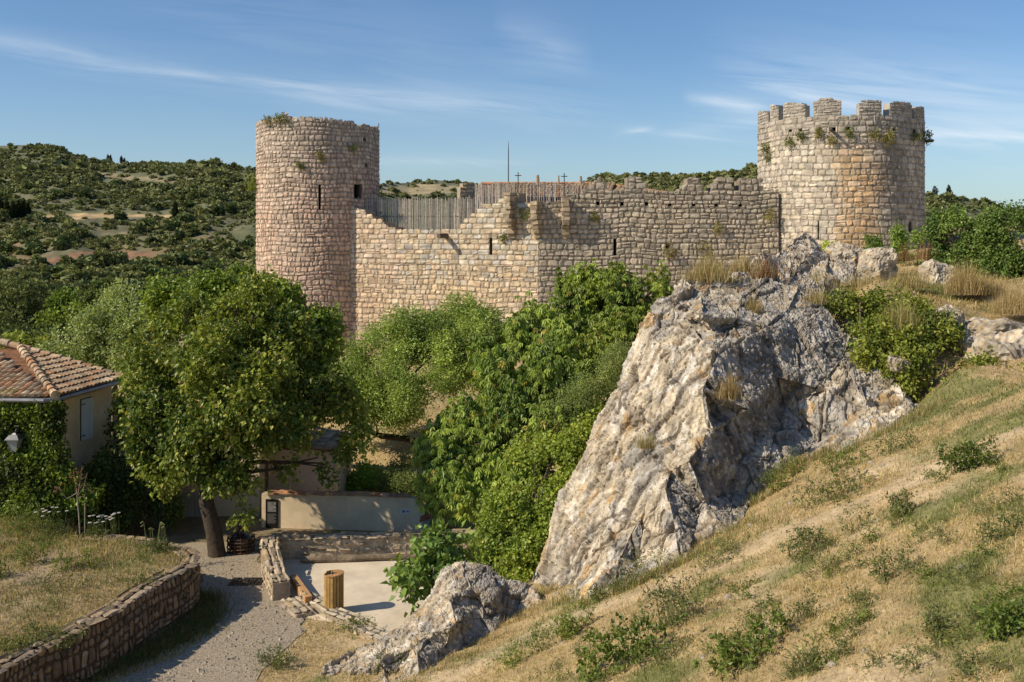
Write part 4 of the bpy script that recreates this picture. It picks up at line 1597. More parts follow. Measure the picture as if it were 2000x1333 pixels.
# drain grate in the path
c = gxy(482, 1138)
g = G()
for k in range(9):
    g.box((c[0] - .40 + k * .1, c[1], GZ + .026), (.035, .55, .012), (.06, .055, .05))
for s_ in (-.29, .29):
    g.box((c[0], c[1] + s_, GZ + .026), (.95, .04, .014), (.06, .055, .05))
g.box((c[0], c[1], GZ + .019), (.9, .56, .002), (.012, .012, .012))
tag(g.build('drain_grate', M['metal'], base=(c[0], c[1], GZ)), 'dark iron drain grate set in the path by the yard wall', 'grate')

# big dark jar in a wicker cradle under the tree
c = gxy(462, 1088)
jr = thing('demijohn', 'dark demijohn jar in a basket standing against the shaded house wall', 'jar', (c[0], c[1] + .5, GZ))
prof = [(.0, .02), (.24, .03), (.34, .12), (.37, .28), (.33, .42), (.22, .52), (.11, .58), (.10, .74), (.13, .76), (.12, .80)]
g = G()
n = 16
an = np.arange(n) * 2 * math.pi / n
V_ = np.array([(c[0] + r * math.cos(a), c[1] + .5 + r * math.sin(a), GZ + z) for r, z in prof for a in an])
i, j = np.meshgrid(np.arange(len(prof) - 1), np.arange(n), indexing='ij')
q = (i * n + j).ravel()
q2 = (i * n + (j + 1) % n).ravel()
g.add(V_, np.stack([q, q2, q2 + n, q + n], 1), (.045, .03, .025))
g.build('jar', M['glass'], jr, True)
g = G()
for k, z in enumerate((.06, .16, .26, .36, .44)):
    r = .39 + .02 * (k % 2) - .02 * (k == 4)
    a = np.linspace(0, 2 * math.pi, 25)
    g.tube(np.stack([c[0] + r * np.cos(a), c[1] + .5 + r * np.sin(a), GZ + z + 0 * a], 1), .022, (.10, .06, .035), 5)
for a in np.arange(14) * 2 * math.pi / 14:
    g.tube([(c[0] + .40 * math.cos(a), c[1] + .5 + .40 * math.sin(a), GZ + z) for z in (.0, .25, .5)], .014, (.11, .07, .04), 5)
g.build('basket', M['wood'], jr)

# ------------------------------------------------------------------ raised bed and its curved dry-stone wall
BZ = GZ + 1.22


def bxy(px, py):
    return gxy(px, py, BZ)


bw = [bxy(-140, 1380), bxy(-40, 1332), bxy(50, 1283), bxy(130, 1243), bxy(200, 1207), bxy(262, 1172), bxy(330, 1131), bxy(372, 1107), bxy(389, 1092), bxy(391, 1080), bxy(376, 1067),
      bxy(345, 1060), bxy(310, 1053), bxy(250, 1046), bxy(170, 1042)]


def colD(u, v, r):
    n = len(u)
    return .58 * randpick(r, n, [(.36, .27, .185), (.30, .235, .17), (.42, .33, .23), (.27, .225, .18), (.46, .39, .30)], [3, 3, 2, 2, 1.2])


stone_wall('retaining_wall', 'curved dry stone retaining wall holding up the grassy bed beside the path', bw, GZ - .15,
           lambda u: BZ - .03 + .05 * noise(np.stack([u * 1.1, u * 0, u * 0], 1)), .48, colD, 91, (.18, .42), (.10, .26), .10, rub=True, jit=.075, capw=(.25, .7), corec=(.10, .075, .055), gap=.022)
BED = [np.array(p) for p in bw] + [np.array((-14.5, 30.6)), np.array((-24, 31.0)), np.array((-24, 15))]
g_ = np.linspace(-24, -7.4, 120)
h_ = np.linspace(15, 31, 120)
XX, YY = np.meshgrid(g_, h_)


def bedz(x, y):
    p = np.stack([x, y, x * 0], 1)
    return BZ - .06 + .07 * fbm(p, .6, 3) + .25 * sstep(2, 7, pdist(x, y, bw, False))


ins = inpoly(XX.ravel(), YY.ravel(), BED).reshape(XX.shape)
dW = pdist(XX.ravel(), YY.ravel(), bw, False).reshape(XX.shape)
okc = ins & (dW > .22)
i, j = np.where(okc[:-1, :-1] & okc[1:, :-1] & okc[:-1, 1:] & okc[1:, 1:])
a = i * 120 + j
V = np.stack([XX.ravel(), YY.ravel(), bedz(XX.ravel(), YY.ravel())], 1)
c, _ = grasscol(V * np.array([1, 1, 0]) + 40)
tag(mk('lawn', V, np.stack([a, a + 1, a + 121, a + 120], 1), M['ground'], None, mixc(c, (.24, .18, .10), np.full(len(c), .5)), True), kind='structure')
def raymarch(px, py, y0=6.0, y1=60.0, bed=False):
    Yq = np.linspace(y0, y1, 500)
    zr = (HY - py) / FPX * Yq
    xq = (px - CXP) / FPX * Yq
    zg = ground0(xq, Yq)
    if bed:
        ib = inpoly(xq, Yq, BED)
        zg = np.where(ib, np.maximum(zg, bedz(xq, Yq)), zg)
    k = np.where(zr < zg)[0]
    k = k[0] if len(k) else len(Yq) - 1
    return np.array([xq[k], Yq[k], zg[k]])


# ------------------------------------------------------------------ rocks
def subdivide(V, T, lv):
    for _ in range(lv):
        E = np.sort(np.concatenate([T[:, [0, 1]], T[:, [1, 2]], T[:, [2, 0]]]), axis=1)
        u, inv = np.unique(E, axis=0, return_inverse=True)
        inv = inv.reshape(-1)
        M_ = (V[u[:, 0]] + V[u[:, 1]]) / 2
        n = len(V)
        m = len(T)
        a, b, c = inv[:m] + n, inv[m:2 * m] + n, inv[2 * m:] + n
        V = np.concatenate([V, M_])
        T = np.concatenate([np.stack([T[:, 0], a, c], 1), np.stack([a, T[:, 1], b], 1), np.stack([c, b, T[:, 2]], 1), np.stack([a, b, c], 1)])
    return V, T


def vnormals(V, T):
    fn = np.cross(V[T[:, 1]] - V[T[:, 0]], V[T[:, 2]] - V[T[:, 0]])
    N_ = np.zeros_like(V)
    for k in range(3):
        np.add.at(N_, T[:, k], fn)
    return unit(N_)


def smoothN(N_, T, it):
    for _ in range(it):
        A = np.zeros_like(N_)
        for k in range(3):
            np.add.at(A, T[:, k], N_[T].sum(1))
        N_ = unit(A)
    return N_


STRATA = unit(np.array([.06, .12, 1.0]))


_jit = np.random.default_rng(9).random((256, 3))
_til = np.random.default_rng(10).normal(size=(256, 3))


def worley(p, s, off=0.0):
    """broken-block pattern: random level of the nearest block, its tilt, and the distance to the joint"""
    p = p * s + off
    i = np.floor(p).astype(int)
    n = len(p)
    f1, f2 = np.full(n, 9.0), np.full(n, 9.0)
    idd = np.zeros(n, int)
    rel = np.zeros((n, 3))
    for dx in (-1, 0, 1):
        for dy in (-1, 0, 1):
            for dz in (-1, 0, 1):
                c = i + np.array([dx, dy, dz])
                h = _perm[_perm[_perm[c[:, 0] & 255] + (c[:, 1] & 255)] + (c[:, 2] & 255)]
                r_ = p - c - _jit[h]
                d = (r_ ** 2).sum(1)
                m = d < f1
                f2 = np.where(m, f1, np.minimum(f2, d))
                idd = np.where(m, h, idd)
                rel[m] = r_[m]
                f1 = np.where(m, d, f1)
    lev = _jit[idd, 0] - .5
    tilt = (_til[idd] * rel).sum(1)
    return lev, tilt, np.sqrt(f2) - np.sqrt(f1), idd


def weather(V, T, sc=1.0, strata=1.0, seed=0.0, amp=1.0, cream=.0):
    """breaks smooth faces into bedded, cracked limestone and gives the stone its colours, painted sunlit and shaded tones included"""
    N_ = smoothN(vnormals(V, T), T, 3)
    p = V + seed
    lit = sstep(.30, -.25, N_[:, 0])            # sunlit pale and shaded lichen grey painted by facing, west to east
    k = strata * (.45 + .55 * lit)[:, None]
    q = p - STRATA * (p @ STRATA)[:, None] * (1 - .34) * k
    wv = q + .14 * np.stack([noise(p, .9), noise(p, .9, 5), noise(p, .9, 9)], 1) + .045 * np.stack([noise(p, 4.1), noise(p, 4.1, 5), noise(p, 4.1, 9)], 1)
    big = fbm(p, .45 / sc, 2, 3.0)
    l1, t1, j1, i1 = worley(wv, .75 / sc, 1.0)
    l2, t2, j2, i2 = worley(wv, 2.0 / sc, 4.0)
    l3, t3, j3, i3 = worley(wv, 5.2 / sc, 7.0)
    l4, t4, j4, i4 = worley(wv, 12.5 / sc, 2.0)
    fine = fbm(p, 7.0 / sc, 3, 2.0)
    rough = .55 + .45 * lit
    d = amp * sc * (.10 * big + .13 * l1 + .07 * t1 + rough * (.085 * l2 + .055 * t2) + rough * (.042 * l3 + .032 * t3) + .018 * l4 + .016 * t4 + .018 * fine
                    - .10 * np.exp(-j1 / .02) - .06 * np.exp(-j2 / .03) * rough)
    V2 = V + N_ * d[:, None]
    N2 = vnormals(V2, T)
    bl = _jit[i2, 1]
    c1 = mixc((.55, .475, .35), (.43, .36, .26), np.clip(.5 + 1.2 * fbm(p, .7, 3, 21) + .5 * (bl - .5), 0, 1))
    c1 = mixc(c1, (.64, .60, .53), .7 * sstep(.10, .45, fbm(wv, 1.6 / sc, 3, 33) + .4 * (bl - .5)))
    c1 = mixc(c1, (.31, .295, .27), .75 * sstep(.08, .5, fbm(wv, .9 / sc, 3, 41)))
    c1 = mixc(c1, (.47, .29, .10), .7 * sstep(.36, .56, fbm(wv, 1.7 / sc, 3, 51)))
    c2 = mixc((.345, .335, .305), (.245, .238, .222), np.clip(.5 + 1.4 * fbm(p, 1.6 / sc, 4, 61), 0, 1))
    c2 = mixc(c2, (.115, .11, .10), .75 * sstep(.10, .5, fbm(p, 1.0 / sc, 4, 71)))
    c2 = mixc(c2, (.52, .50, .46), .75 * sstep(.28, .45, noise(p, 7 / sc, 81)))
    stv = noise(p * np.array([5.0, 5.0, .45]), 1.0, 15)
    c1 = mixc(c1, (.30, .26, .21), .55 * sstep(.18, .5, stv) * strata)
    c1 = mixc(c1, (.66, .62, .55), .5 * sstep(-.22, -.5, stv) * strata)
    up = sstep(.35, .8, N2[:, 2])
    c = mixc(c2, c1, np.clip(lit + .45 * up + cream, 0, 1))  # upturned faces also take the painted sunlit tone
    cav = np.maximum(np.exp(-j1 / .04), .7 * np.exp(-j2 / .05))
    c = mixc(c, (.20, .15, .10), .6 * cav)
    c = c * (1 + .25 * fbm(p, 14.0, 2, 3))[:, None]
    return V2, c


def crag(name, label, outline, inner, lv, seed, strata=1.0, sc=1.0, extra=40, back=3.0, amp=1.0, cream=0.0):
    r = np.random.default_rng(seed)
    outline = [list(q) for q in outline]
    for q in outline:
        if len(q) == 4:                     # a foot of the rock: stand it just behind where the ground meets the sight line
            q[2] = raymarch(q[0], q[1])[1] + q[3]
    outline = np.array([q[:3] for q in outline], float)
    inner = np.array(inner, float)
    known = np.concatenate([outline, inner])
    x0, y0 = outline[:, :2].min(0)
    x1, y1 = outline[:, :2].max(0)
    ex = []
    while len(ex) < extra:
        q = r.uniform((x0, y0), (x1, y1))
        if inpoly(np.array([q[0]]), np.array([q[1]]), outline[:, :2])[0] and pdist(np.array([q[0]]), np.array([q[1]]), outline[:, :2])[0] > (x1 - x0) * .04 \
                and np.hypot(*(known[:, :2] - q).T).min() > (x1 - x0) * .03:
            w = 1 / (np.hypot(*(known[:, :2] - q).T) + 8) ** 3
            ex.append((q[0], q[1], (w * known[:, 2]).sum() / w.sum() + r.normal(0, .10 * sc)))
    pts = np.concatenate([known] + ([np.array(ex)] if ex else []))
    n = len(outline)
    v, e, f, oi, *_ = delaunay_2d_cdt([Vector((a, b)) for a, b in pts[:, :2] / 100], [(i, (i + 1) % n) for i in range(n)], [list(range(n))], 1, 1e-6)
    idx = [o[0] for o in oi]
    V = np.array([at(*pts[k]) for k in idx])
    T = np.array([t for t in f if len(t) == 3])
    # wind towards the viewer
    fn = np.cross(V[T[:, 1]] - V[T[:, 0]], V[T[:, 2]] - V[T[:, 0]])
    flip = (fn * V[T].mean(1)).sum(1) > 0
    T[flip] = T[flip][:, [0, 2, 1]]
    # close the back
    loc = {k: i for i, k in enumerate(idx)}
    ring = [loc[k] for k in range(n)]
    ctr = V[ring].mean(0)
    B = V[ring] + (ctr - V[ring]) * np.array([.25, 0, .25]) + np.array([0, back, -.35 * back])
    m = len(V)
    V = np.concatenate([V, B, [ctr + np.array([0, back * 1.1, -.5 * back])]])
    S = []
    A = 0.5 * sum(outline[i][0] * outline[(i + 1) % n][1] - outline[(i + 1) % n][0] * outline[i][1] for i in range(n))
    for i in range(n):
        a, b, c_, d_ = ring[i], ring[(i + 1) % n], m + i, m + (i + 1) % n
        if A > 0:
            S += [[a, b, d_], [a, d_, c_], [c_, d_, m + n]]
        else:
            S += [[b, a, c_], [b, c_, d_], [d_, c_, m + n]]
    T = np.concatenate([T, np.array(S)])
    V, T = subdivide(V, T, lv)
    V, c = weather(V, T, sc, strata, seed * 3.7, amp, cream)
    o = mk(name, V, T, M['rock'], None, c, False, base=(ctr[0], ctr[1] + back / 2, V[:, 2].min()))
    return tag(o, label, 'rock')


MAIN = [(1022, 1172, 26.0), (1058, 1080, 26.8), (1085, 990, 27.4), (1128, 922, 27.8), (1160, 850, 28.2), (1188, 790, 28.5), (1214, 735, 28.9), (1238, 672, 29.2), (1256, 620, 29.5),
        (1288, 580, 29.9), (1335, 556, 30.3), (1400, 546, 30.6), (1500, 545, 31.0), (1560, 563, 30.6), (1612, 592, 30.1), (1662, 650, 29.2), (1702, 700, 28.4), (1752, 745, 27.5),
        (1802, 795, 26.6), (1790, 815, 0, .3), (1650, 885, 0, .25), (1545, 915, 0, .2), (1485, 968, 0, .2), (1425, 1048, 0, .25), (1330, 1105, 0, .3), (1200, 1165, 0, .3), (1110, 1180, 0, .3)]
INN = [(1150, 1060, 24.0), (1200, 960, 25.0), (1260, 860, 25.8), (1250, 1010, 23.2), (1300, 950, 23.1), (1345, 900, 23.3), (1310, 760, 26.4), (1280, 680, 27.9), (1330, 620, 28.5),
       (1372, 618, 27.0), (1372, 760, 25.0), (1425, 640, 27.9), (1398, 700, 25.9), (1400, 800, 25.5), (1388, 845, 24.3), (1440, 812, 25.4), (1505, 840, 26.2), (1455, 905, 24.7),
       (1440, 622, 27.6), (1500, 640, 27.9), (1565, 690, 27.9), (1530, 790, 27.5), (1600, 760, 27.3), (1645, 700, 28.3), (1690, 790, 26.5), (1600, 860, 26.4), (1450, 585, 29.4),
       (1540, 605, 29.4), (1370, 578, 29.5), (1380, 980, 23.2), (1320, 1040, 22.2), (1210, 1090, 22.6), (1120, 1120, 24.0), (1230, 780, 27.4), (1430, 960, 24.6)]
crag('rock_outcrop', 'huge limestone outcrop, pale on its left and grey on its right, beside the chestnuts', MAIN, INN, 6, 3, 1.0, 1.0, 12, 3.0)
FR = [(600, 1362, 21.4), (640, 1302, 22.3), (700, 1268, 23.0), (762, 1236, 23.4), (815, 1192, 24.0), (845, 1152, 24.3), (868, 1114, 24.5), (905, 1098, 24.6), (952, 1108, 24.4),
      (988, 1134, 24.2), (1035, 1152, 24.3), (1062, 1176, 23.6), (1005, 1205, 0, .25), (965, 1245, 0, .25), (890, 1285, 0, .25), (820, 1325, 0, .2), (760, 1365, 0, .2)]
FI = [(880, 1180, 22.9), (920, 1148, 23.4), (800, 1240, 22.5), (745, 1290, 21.7), (690, 1312, 21.8), (852, 1232, 22.2), (962, 1170, 23.2), (905, 1120, 24.0), (815, 1285, 21.5), (880, 1225, 22.0)]
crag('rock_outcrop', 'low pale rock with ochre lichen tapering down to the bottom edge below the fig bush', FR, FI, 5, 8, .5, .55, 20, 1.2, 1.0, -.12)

import bmesh
_bm = bmesh.new()
bmesh.ops.create_icosphere(_bm, subdivisions=5, radius=1)
ICV = np.array([v.co[:] for v in _bm.verts])
ICT = np.array([[v.index for v in f.verts] for f in _bm.faces])
_bm.free()


def boulder(label, px, py, Y, rx, ry, seed, dz=0.0, strata=.4, cream=.5, amp=1.0, name='boulder'):
    r = np.random.default_rng(seed)
    c0 = at(px, py, Y)
    sx, sz = rx * Y / FPX, ry * Y / FPX
    lump = 1 + .28 * fbm(ICV, 1.1, 2, seed * 7.1) + .12 * noise(ICV, 2.6, seed)
    k = ICV * lump[:, None]
    k = np.sign(k) * np.abs(k) ** .85
    V = k * np.array([sx, sx * .9, sz * 1.35]) + c0 - np.array([0, 0, .35 * sz])
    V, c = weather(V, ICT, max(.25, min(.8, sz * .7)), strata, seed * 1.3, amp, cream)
    return tag(mk(name, V, ICT, M['rock'], None, c, False, base=(c0[0], c0[1], V[:, 2].min())), label, 'rock')


UP = [(1385, 585, 31.0), (1408, 548, 32.0), (1450, 516, 33.0), (1490, 490, 34.0), (1514, 503, 34.6), (1535, 488, 35.5), (1555, 466, 36.5), (1578, 458, 37.0), (1600, 474, 37.0), (1622, 500, 36.5),
      (1668, 522, 36.0), (1706, 548, 35.0), (1700, 585, 33.2), (1620, 597, 31.8), (1560, 600, 30.9), (1470, 598, 30.5)]
UI = [(1560, 520, 34.6), (1500, 535, 32.6), (1620, 545, 33.8), (1440, 555, 31.6), (1585, 495, 35.8), (1540, 560, 32.2), (1660, 560, 34.0)]
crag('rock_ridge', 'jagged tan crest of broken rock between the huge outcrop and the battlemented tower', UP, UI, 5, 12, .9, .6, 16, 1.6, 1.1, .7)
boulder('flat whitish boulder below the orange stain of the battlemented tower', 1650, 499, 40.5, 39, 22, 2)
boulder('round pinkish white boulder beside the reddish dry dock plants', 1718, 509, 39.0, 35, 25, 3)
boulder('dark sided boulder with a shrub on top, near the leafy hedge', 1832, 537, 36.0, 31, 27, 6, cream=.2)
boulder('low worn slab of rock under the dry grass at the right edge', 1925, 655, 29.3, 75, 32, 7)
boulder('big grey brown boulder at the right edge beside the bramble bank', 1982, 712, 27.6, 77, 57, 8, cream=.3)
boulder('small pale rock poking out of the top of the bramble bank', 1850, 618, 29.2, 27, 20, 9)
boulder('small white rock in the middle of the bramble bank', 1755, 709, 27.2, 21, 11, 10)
# ------------------------------------------------------------------ leaves, trees and plants
def lobe(px, py, Y, r, ry=None, rd=None):
    c = at(px, py, Y)
    k = Y / FPX
    return (*c, r * k, (rd or r) * k, (ry or r) * k)


def billow(r, lobes, k=10, f=(.20, .38)):
    """breaks each lobe of a crown into a core and smaller bulges"""
    out = []
    for q in lobes:
        q = np.array(q)
        out.append((*q[:3], *(q[3:6] * .56)))
        d = unit(r.normal(size=(k, 3)))
        for e in d:
            s_ = r.uniform(*f)
            out.append((*(q[:3] + e * q[3:6] * r.uniform(.45, .78)), *(q[3:6] * s_)))
    return out


def twigs(r, lobes, n, shell=.13, inner=.22, cull=.72, lump=.30, holes=0):
    L_ = np.array(lobes)
    wt = (L_[:, 3] * L_[:, 5])
    k = r.choice(len(L_), n, p=wt / wt.sum())
    d = unit(r.normal(size=(n, 3)))
    rad = 1 - np.abs(r.normal(0, shell, n))
    sp = r.random(n) < .14
    rad[sp] = r.uniform(1.0, 1.38, sp.sum())
    ins = r.random(n) < inner
    rad[ins] = r.uniform(.45, .9, ins.sum())
    lp = 1 + lump * noise(d * 1.9 + (k * 3.7)[:, None], 1.0) + lump * .6 * noise(d * 4.5 + (k * 1.7)[:, None], 1.0)
    C_ = L_[k, :3] + d * (rad * lp)[:, None] * L_[k][:, 3:6]
    keep = np.ones(n, bool)
    if holes:
        keep &= fbm(C_, .75, 2, 4.4) > -holes + .25 * r.normal(size=n) * .4
    for q in L_:
        e = (((C_ - q[:3]) / (q[3:6] * cull)) ** 2).sum(1)
        keep &= ~((e < 1) & ~ins)
    # the far side of a crown can be thinner
    return C_[keep], d[keep], k[keep]


def leaf_quads(C_, A, N_, Ls, Ws, droop=.12):
    """kite-shaped leaf with a fold: base C, axis A, face normal N"""
    S = unit(np.cross(A, N_))
    N_ = unit(np.cross(S, A))
    Ls, Ws = Ls[:, None], Ws[:, None]
    m = C_ + A * Ls * .42
    V_ = np.stack([C_, m + S * Ws * .5 + N_ * Ws * .12, C_ + A * Ls - N_ * Ls * droop, m - S * Ws * .5 + N_ * Ws * .12], 1)
    return V_.reshape(-1, 3), np.arange(len(C_) * 4).reshape(-1, 4)


UPV = np.array([0, 0, 1.0])


def foliage(lobes, n, seed, L=.14, W=.09, per=9, stem=.34, col=(.10, .14, .03), col2=(.16, .19, .04), hot=(.34, .36, .10), hotf=.05, palm=False, hang=.35, up=.55,
            shell=.13, inner=.15, cull=.72, var=.25, cs=.55, lump=.42, wind=(0, 0, 0), raw=False, gain=2.3, holes=.16):
    r = np.random.default_rng(seed)
    col, col2 = np.array(col) * gain, np.array(col2) * gain
    if not raw:
        lobes = billow(r, lobes)
    C_, d, k = twigs(r, lobes, n, shell, inner, cull, lump, 0 if raw else holes)
    n = len(C_)
    ax = unit(d * .8 + r.normal(0, .45, (n, 3)) - UPV * hang * .5 + np.array(wind))
    cn = fbm(C_, cs, 3, seed * .7)
    tw = mixc(col, col2, np.clip(.5 + 1.1 * cn + r.normal(0, .18, n), 0, 1))
    if palm:
        # hand-shaped leaves: per twig a few hands of seven leaflets
        hands = 3
        Ch = np.repeat(C_, hands, 0) + r.normal(0, stem * .55, (n * hands, 3))
        axh = unit(np.repeat(ax, hands, 0) * .6 + r.normal(0, .55, (n * hands, 3)) - UPV * hang)
        dh = np.repeat(d, hands, 0)
        Nh = unit(UPV * up + dh * .6 + r.normal(0, .25, (n * hands, 3)))
        Sh = unit(np.cross(axh, Nh))
        Ah = unit(np.cross(Nh, Sh))
        fl = 6
        ph = np.linspace(-1.9, 1.9, fl)
        m = len(Ch)
        A = (Ah[:, None, :] * np.cos(ph)[None, :, None] + Sh[:, None, :] * np.sin(ph)[None, :, None] - UPV * (.55 + .25 * hang)).reshape(-1, 3)
        A = unit(A + r.normal(0, .10, A.shape))
        B = np.repeat(Ch, fl, 0)
        NN = unit(np.repeat(Nh, fl, 0) + r.normal(0, .2, (m * fl, 3)))
        ls = L * np.tile(1 - .35 * np.abs(ph) / 1.9, m) * np.repeat(r.uniform(.75, 1.25, m), fl)
        V_, F_ = leaf_quads(B, A, NN, ls, ls * .36, .22)
        cc = np.repeat(np.repeat(tw, hands, 0) * r.uniform(1 - var, 1 + var, (m, 1)), fl, 0) * r.uniform(.85, 1.15, (m * fl, 1))
        hm = np.repeat(r.random(m) < hotf, fl)
        cc[hm] = np.array(hot) * r.uniform(.7, 1.2, (hm.sum(), 1))
    else:
        f = r.random((n, per))
        B = C_[:, None, :] + ax[:, None, :] * (f * stem)[..., None] + r.normal(0, stem * .22, (n, per, 3))
        B[..., 2] -= (f ** 2) * stem * hang * .5
        B = B.reshape(-1, 3)
        m = len(B)
        A = unit(np.repeat(ax, per, 0) * .7 + r.normal(0, .65, (m, 3)) - UPV * hang + np.array(wind) * .6)
        NN = unit(UPV * up + np.repeat(d, per, 0) * .55 + r.normal(0, .7, (m, 3)))
        ls = L * r.uniform(.6, 1.25, m)
        V_, F_ = leaf_quads(B, A, NN, ls, ls * (W / L), .15)
        cc = np.repeat(tw, per, 0) * r.uniform(1 - var, 1 + var, (m, 1))
        hm = r.random(m) < hotf
        cc[hm] = np.array(hot) * r.uniform(.7, 1.2, (hm.sum(), 1))
    return V_, F_, np.repeat(cc, 4, 0)


BARK = (.17, .135, .10)


def limbs(g, lobes, base, fork, r0, r, n=16, col=BARK):
    L_ = np.array(lobes)
    fork = np.array(fork)
    for k in range(min(n, len(L_))):
        c = L_[k, :3]
        mid = fork * .5 + c * .5 + r.normal(0, .18, 3) + np.array([0, 0, .1])
        g.tube([fork - (0, 0, .15), fork * .75 + mid * .25 + r.normal(0, .05, 3), mid, c], [r0 * .55, r0 * .42, r0 * .26, r0 * .08], np.array(col) * r.uniform(.85, 1.1), 7)
        for _ in range(4):
            d = unit(r.normal(size=3))
            e = c + d * L_[k, 3:6] * .85
            g.tube([mid * .4 + c * .6, c * .5 + e * .5 + r.normal(0, .08, 3), e], [r0 * .13, r0 * .08, r0 * .025], np.array(col) * r.uniform(.9, 1.2), 5)


def tree(name, label, cat, lobes, trunk, r0, n, seed, group=None, leafmat='leaf', nlimb=16, bark=BARK, part='crown', **kw):
    """trunk: list of points, last one is the fork"""
    r = np.random.default_rng(seed + 500)
    trunk = np.array(trunk, float)
    t = thing(name, label, cat, trunk[0], group)
    g = G()
    tp = np.concatenate([[trunk[0] - (0, 0, .3)], trunk])
    rad = np.interp(np.linspace(0, 1, len(tp)), [0, .15, 1], [r0 * 1.35, r0, r0 * .7])
    g.tube(tp, rad, np.array(bark), 10)
    limbs(g, lobes, trunk[0], trunk[-1], r0, r, nlimb, bark)
    g.build('trunk', M['bark'], t, True)
    V_, F_, c = foliage(lobes, n, seed, **kw)
    mk(part, V_, F_, M[leafmat], t, c)
    return t


# the big tree that shades the house
LB = [lobe(*a) for a in [(330, 800, 30.6, 74), (430, 815, 29.9, 88), (525, 800, 30.4, 78), (375, 868, 30.0, 58), (305, 735, 31.5, 62), (420, 705, 31.0, 90), (540, 725, 31.0, 84),
                         (632, 762, 31.6, 54), (470, 620, 32.0, 66), (380, 640, 32.4, 70), (440, 890, 30.2, 50), (530, 835, 30.8, 38), (583, 870, 31.2, 13, 34), (625, 905, 31.4, 11, 26), (560, 915, 31.2, 12, 16),
                         (475, 935, 30.0, 26, 16), (345, 905, 30.2, 36, 26), (700, 850, 31.4, 20, 26), (672, 880, 31.4, 10, 22), (262, 700, 31.8, 30, 34), (505, 560, 32.2, 34, 26), (285, 855, 30.8, 36), (300, 905, 30.8, 28), (322, 940, 30.6, 20, 16), (243, 785, 33.6, 18, 22), (236, 842, 33.6, 14, 18), (560, 650, 32, 52), (475, 1005, 30.1, 20, 7), (685, 785, 32.0, 32), (420, 930, 30.1, 30, 20), (600, 808, 31.2, 36, 24), (650, 935, 31.3, 8, 9)]]
tree('broadleaf_tree', 'large dark leaning tree with a dense crown shading the house front', 'tree', LB,
     [at(424, 1086, 30.5), at(418, 1040, 30.5), at(404, 985, 30.5), at(398, 930, 30.6)], .27, 12500, 1, L=.155, W=.11, per=9, stem=.36, col=(.036, .058, .010), col2=(.105, .130, .021),
     hot=(.46, .46, .11), hotf=.11, hang=.45, bark=(.075, .058, .042), lump=.42)
# two more crowns behind it
LB = [lobe(*a) for a in [(505, 575, 35, 40), (545, 590, 35, 45), (595, 640, 34.6, 50), (560, 650, 34.5, 60), (625, 690, 34.6, 40), (600, 720, 34.4, 55), (640, 620, 35, 18), (640, 650, 35, 22), (440, 570, 35.5, 46), (390, 590, 35.5, 50), (335, 590, 36, 46)]]
tree('broadleaf_tree', 'bright green leafy tree reaching up in front of the round pinkish tower', 'tree', LB, [(-9.6, 40.2, -9.5), (-9.4, 39.8, -7.5), at(575, 690, 36)], .2, 6000, 2, L=.15, W=.125, per=8,
     stem=.4, col=(.075, .11, .016), col2=(.15, .19, .028), hot=(.30, .33, .07), hotf=.04, hang=.5, up=.6, lump=.42)
LB = [lobe(*a) for a in [(125, 690, 44.0, 48), (185, 650, 44.0, 52), (235, 615, 44.0, 46), (285, 640, 43.5, 55), (80, 710, 44.5, 36), (250, 680, 43.0, 60), (180, 715, 43.5, 45), (215, 590, 44.2, 26), (300, 700, 42.5, 50)]]
tree('windblown_tree', 'pale silvery green tree with leaves blown sideways behind the house roof', 'tree', LB, [(-16.9, 44, -10), (-17, 44, -8), at(220, 720, 44)], .2, 5600, 3, L=.15, W=.085, per=9, stem=.5,
     col=(.085, .115, .035), col2=(.17, .205, .075), hot=(.42, .46, .24), hotf=.12, hang=.1, up=.4, wind=(.5, 0, .28), lump=.42)
# fresh green tree below the castle wall
LB = [lobe(*a) for a in [(735, 725, 42, 66), (840, 655, 43, 58), (900, 630, 43.5, 50), (790, 668, 43, 55), (700, 745, 41.5, 48), (915, 690, 42.5, 62), (715, 780, 41, 44), (790, 775, 41, 58), (662, 765, 41, 40),
                         (960, 650, 43.5, 52), (875, 720, 41.8, 60), (745, 660, 43, 24), (700, 690, 42.5, 22), (1010, 640, 43.5, 45)]]
tree('ash_tree', 'light green feathery tree below the sunlit castle wall with a low bent dark branch', 'tree', LB,
     [at(872, 912, 41.5), at(850, 885, 41.3), at(800, 858, 41), at(745, 852, 41), at(705, 838, 41), at(760, 780, 41.5)], .15, 13000, 4, L=.125, W=.055, per=12, stem=.5, col=(.085, .125, .028), col2=(.19, .24, .06),
     hot=(.34, .38, .16), hotf=.05, hang=.15, up=.35, holes=.34, lump=.3, bark=(.06, .045, .035))
